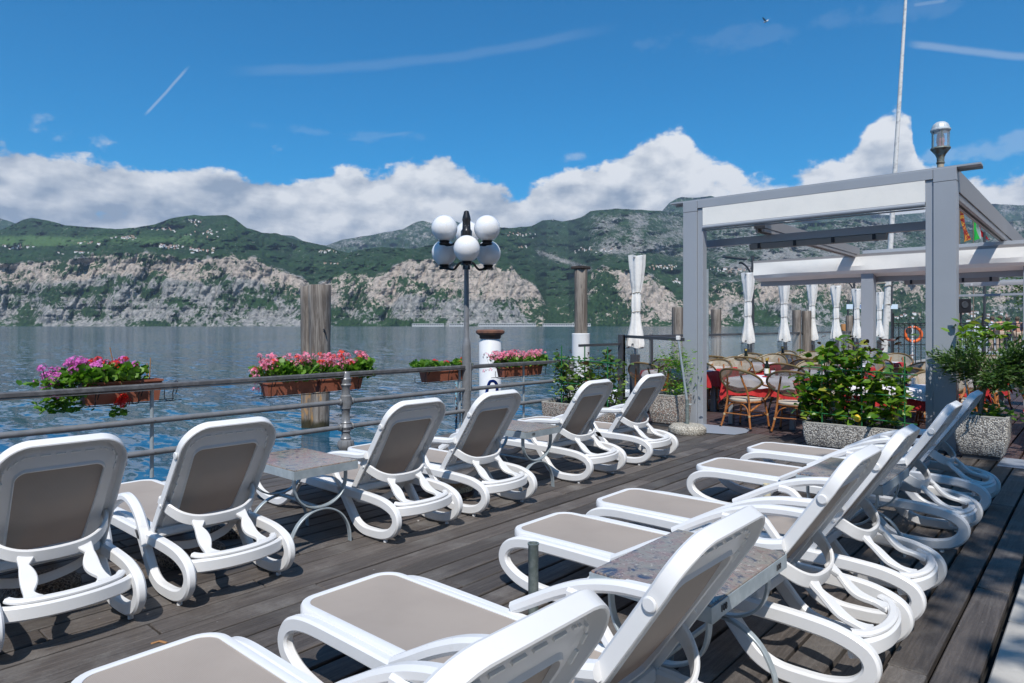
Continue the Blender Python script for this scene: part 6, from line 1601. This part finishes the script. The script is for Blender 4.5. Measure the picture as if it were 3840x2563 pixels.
flag(3598, 770, 910, 33, [(FV, 0, 3.4)], 'red and gold ornate flag hanging beside the right pergola post', (0, 2.2))
# lantern on a tall stone column
q_ = at(3527, 540, 20)
t = thing('lantern_column', 'old domed lantern on a column rising above the pergola corner', 'lantern', (q_.x, q_.y, 0)); z0 = q_.z; S = 20 / FP
MB().lathe([(0, -.0), (.10, 0), (.09, z0 - 75 * S), (0, z0 - 75 * S)], 20).build('column', mat('sandstone_column', (.45, .38, .28), .85), t)
MB().lathe([(0, z0 - 76 * S), (.10, z0 - 76 * S), (.115, z0 - 70 * S), (.095, z0 - 68 * S), (.10, z0 - 52 * S), (.14, z0 - 40 * S), (.22, z0 - 27 * S), (.262, z0 - 20 * S), (.255, z0 - 15 * S), (.20, z0 - 13 * S), (0, z0 - 13 * S)], 28, wob=lambda a, z: 1 + .012 * math.cos(14 * a)).build('base_cup', LANT, t)
MB().lathe([(.225, z0 - 13 * S), (.225, z0 + 45 * S)], 28).build('glass', CLEAR, t)
for k in range(6): a = k * PI / 3 + .3; MB().tube([(.23 * math.cos(a), .23 * math.sin(a), z0 - 13 * S), (.23 * math.cos(a), .23 * math.sin(a), z0 + 45 * S)], .014, 6).build('frame_bar', LANT, t)
MB().lathe([(0, z0 - 12 * S), (.09, z0 - 12 * S), (.095, z0 + 2 * S), (.11, z0 + 5 * S), (.10, z0 + 30 * S), (.08, z0 + 36 * S), (0, z0 + 36 * S)], 16).build('burner', LANTR, t)
MB().lathe([(.0, z0 + 44 * S), (.24, z0 + 44 * S), (.265, z0 + 49 * S), (.262, z0 + 54 * S), (.235, z0 + 57 * S), (.225, z0 + 64 * S), (.19, z0 + 73 * S), (.12, z0 + 80 * S), (.04, z0 + 83 * S), (0, z0 + 83.5 * S)], 56, wob=lambda a, z: 1 - .035 * (abs(math.cos(7 * a)) < .22)).build('dome', LANTD, t, 30)
# loudspeaker
q_ = at(3606, 1145, 30); t = thing('loudspeaker', 'black loudspeaker box mounted behind the right pergola post', 'loudspeaker', (q_.x, q_.y, q_.z - .35), YAW)
MB().box(-.2, .2, -.3, .25, 0, .62, .02).build('cabinet', BLACK, t, 0); o = MB().lathe([(0, 0), (.13, 0), (.15, .02), (.14, .03), (0, .01)], 24).build('cone', DARKF, t); o.location = (-.205, .0, .36); o.rotation_euler = (0, -PI / 2, 0)
MB().tube([(.05, 0, -.0), (.05, 0, -(q_.z - .36))], .04, 8).build('stand', DARKF, t)

# people: one skinned body each, clothes as shells over it
def person(px, yhead, D, label, shirt, legs, turn, hairm=HAIR, sleeves=None):
    k = D / FP; H_ = 1.66; top = CH + (1223 - yhead) * k; a = at(px, yhead, D); base = top - H_
    t = thing('person', label, 'person', (a.x, a.y, base), YAW + turn)
    J = dict(pel=(0, 0, .90), ch=(0, 0, 1.22), nk=(0, 0, 1.42), hd=(.02, 0, 1.54), tp=(.01, 0, 1.62), sl=(0, .19, 1.36), el=(-.02, .26, 1.10), wl=(.10, .22, .92), sr=(0, -.19, 1.36), er=(-.02, -.26, 1.10), wr=(.10, -.22, .92),
             hl=(0, .10, .86), kl=(.03, .11, .47), al=(0, .12, .07), tl=(.14, .13, .04), hr=(0, -.10, .86), kr=(.06, -.11, .47), ar=(-.02, -.12, .07), tr=(.12, -.13, .04))
    E = [('pel', 'ch'), ('ch', 'nk'), ('nk', 'hd'), ('hd', 'tp'), ('ch', 'sl'), ('sl', 'el'), ('el', 'wl'), ('ch', 'sr'), ('sr', 'er'), ('er', 'wr'), ('pel', 'hl'), ('hl', 'kl'), ('kl', 'al'), ('al', 'tl'), ('pel', 'hr'), ('hr', 'kr'), ('kr', 'ar'), ('ar', 'tr')]
    R_ = dict(pel=.15, ch=.15, nk=.055, hd=.088, tp=.06, sl=.07, el=.042, wl=.032, sr=.07, er=.042, wr=.032, hl=.095, kl=.06, al=.042, tl=.035, hr=.095, kr=.06, ar=.042, tr=.035)
    def skin(keys, edges, name, m, grow=0.0):
        idx = {kk: i for i, kk in enumerate(keys)}; me = bpy.data.meshes.new(name); me.from_pydata([J[kk] for kk in keys], [(idx[p_], idx[q__]) for p_, q__ in edges], []); me.update()
        o = link(name, me, t); sk = o.modifiers.new('skin', 'SKIN'); o.modifiers.new('sub', 'SUBSURF').levels = 1
        o.modifiers['sub'].render_levels = 2
        for i, kk in enumerate(keys): v = me.skin_vertices[0].data[i]; v.radius = (R_[kk] + grow,) * 2; v.use_root = (i == 0)
        me.materials.append(m); return o
    skin(list(J), E, 'body', SKIN)
    tk = ['ch', 'pel', 'sl', 'sr', 'el', 'er'] if sleeves else ['ch', 'pel', 'sl', 'sr']
    te = [('pel', 'ch'), ('ch', 'sl'), ('ch', 'sr')] + ([('sl', 'el'), ('sr', 'er')] if sleeves else [])
    skin(tk, te, 'top', shirt, .022)
    skin(['pel', 'hl', 'kl', 'al', 'hr', 'kr', 'ar'], [('pel', 'hl'), ('hl', 'kl'), ('kl', 'al'), ('pel', 'hr'), ('hr', 'kr'), ('kr', 'ar')], 'trousers', legs, .02)
    MB().sphere((-.01, 0, 1.585), .112, 14, 10, 1, .9, .95).build('hair', hairm, t)
person(3750, 1186, 31.5, 'person in navy padded vest seen from behind beyond the iron fence', NAVY, BEIGE, 0.1)
person(3720, 1189, 32.5, 'person in pale blue shirt leaning left of the navy vest', SHIRT, BEIGE, 0.6, HAIR, True)
person(3778, 1192, 33.5, 'person in dark jacket just right of the navy vest', NAVY, NAVY, 0.3, HAIR, True)
person(3814, 1190, 32.0, 'person in dark blue jacket near the right picture edge', NAVY, BEIGE, -0.3, HAIR, True)
# white motor boat far off and small boats by the quay
def boat(loc, rz, L, label, hullm, cabin=True):
    t = thing('motor_boat', label, 'boat', loc, rz); b = MB(); n = 12; vs = []
    for i in range(n + 1):
        u = i / n; w = .17 * L * (1 - u ** 3) ** .6 + .002; zt_ = .10 * L * (1 + .35 * u * u); x = -L / 2 + L * u
        vs += [(x, -w, zt_), (x, -w * .8, .02 * L), (x, 0, -.03 * L), (x, w * .8, .02 * L), (x, w, zt_), (x, w * .85, zt_ - .02 * L), (x, -w * .85, zt_ - .02 * L)]
    b.add(vs, [(i * 7 + k, i * 7 + (k + 1) % 7, (i + 1) * 7 + (k + 1) % 7, (i + 1) * 7 + k) for i in range(n) for k in range(7)] + [tuple(range(7))]); b.build('hull', hullm, t)
    if cabin:
        MB().box(-.25 * L, .18 * L, -.11 * L, .11 * L, .08 * L, .26 * L, .01 * L).build('cabin', WPAINT, t, 0)
        MB().box(-.20 * L, .14 * L, -.1115 * L, -.1102 * L, .17 * L, .225 * L).build('window', BOTT, t, 0)
    return t
q_ = at(3690, 1215, 90); boat((q_.x, q_.y, WZ), YAW + PI / 2 - .2, 9, 'white cabin boat on the lake behind the iron fence', WPAINT)
q_ = at(2470, 1330, 20); boat((q_.x, q_.y, WZ), YAW + 1.9, 4.2, 'small white rowing boat glimpsed through the glass left of the pergola post', WPAINT, False)
q_ = at(1163, 1215, 1500)
t = thing('sailing_boat', 'tiny white sail by the far shore left of the thick pile', 'boat', (q_.x, q_.y, WZ), YAW)
MB().box(-1, 1, -3.5, 3.5, 0, 1.0, .2).build('hull', WPAINT, t, 0); MB().add([(0, -2.5, 1.4), (0, 2.6, 1.4), (.15, .3, 12)], [(0, 1, 2)]).build('sail', BLIND, t, 0)
# gull
g = thing('seagull', 'white gull gliding high in the blue sky', 'bird', at(2872, 82, 60), YAW + .6)
MB().sphere((0, 0, 0), .10, 12, 8, 2.6, .8, .7).build('body', WPAINT, g)
for s, up in ((-1, .42), (1, .10)):
    MB().add([(.10, 0, .02), (-.10, 0, .02), (-.14, s * .30, .05 + up * .5), (.06, s * .30, .06 + up * .5), (-.20, s * .68, .04 + up), (-.12, s * .70, .05 + up)], [(0, 1, 2, 3), (3, 2, 4, 5)]).build('wing', mat('grey_gull_feathers', (.38, .40, .42), .7) if 'grey_gull_feathers' not in bpy.data.materials else bpy.data.materials['grey_gull_feathers'], g, 0)
# small tree far right behind the awning
q_ = at(3830, 1060, 34); t = thing('quay_tree', 'light leafy branch of a quay tree at the right picture edge', 'tree', (q_.x + .6, q_.y - .6, 0))
MB().tube([(0, 0, 0), (0, .1, 2.0), (-.1, .2, 3.4)], [.12, .1, .06], 10).build('trunk', BARK, t)
scatter('foliage', LF_OLI, leaf_shape(.20, .09), [rmat(Vector((random.gauss(-.1, .6), random.gauss(.3, .6), random.gauss(3.6, .5))), rdir(.1), random.uniform(.7, 1.2)) for _ in range(900)], t)

# ================================================================== HAZE
def haze():
    m = bpy.data.materials.new('lake_haze'); m.use_nodes = True; nt = m.node_tree; nt.nodes.clear()
    out = nt.nodes.new('ShaderNodeOutputMaterial'); v = nt.nodes.new('ShaderNodeVolumePrincipled')
    v.inputs['Color'].default_value = (0.62, 0.78, 1.0, 1); v.inputs['Density'].default_value = 0.000034; v.inputs['Anisotropy'].default_value = 0.2
    nt.links.new(v.outputs[0], out.inputs['Volume'])
    return m
hz = MB().box(-15000, 15000, -15000, 15000, -60, 1900).build('haze', haze(), None, 0); tag(hz, kind='stuff')
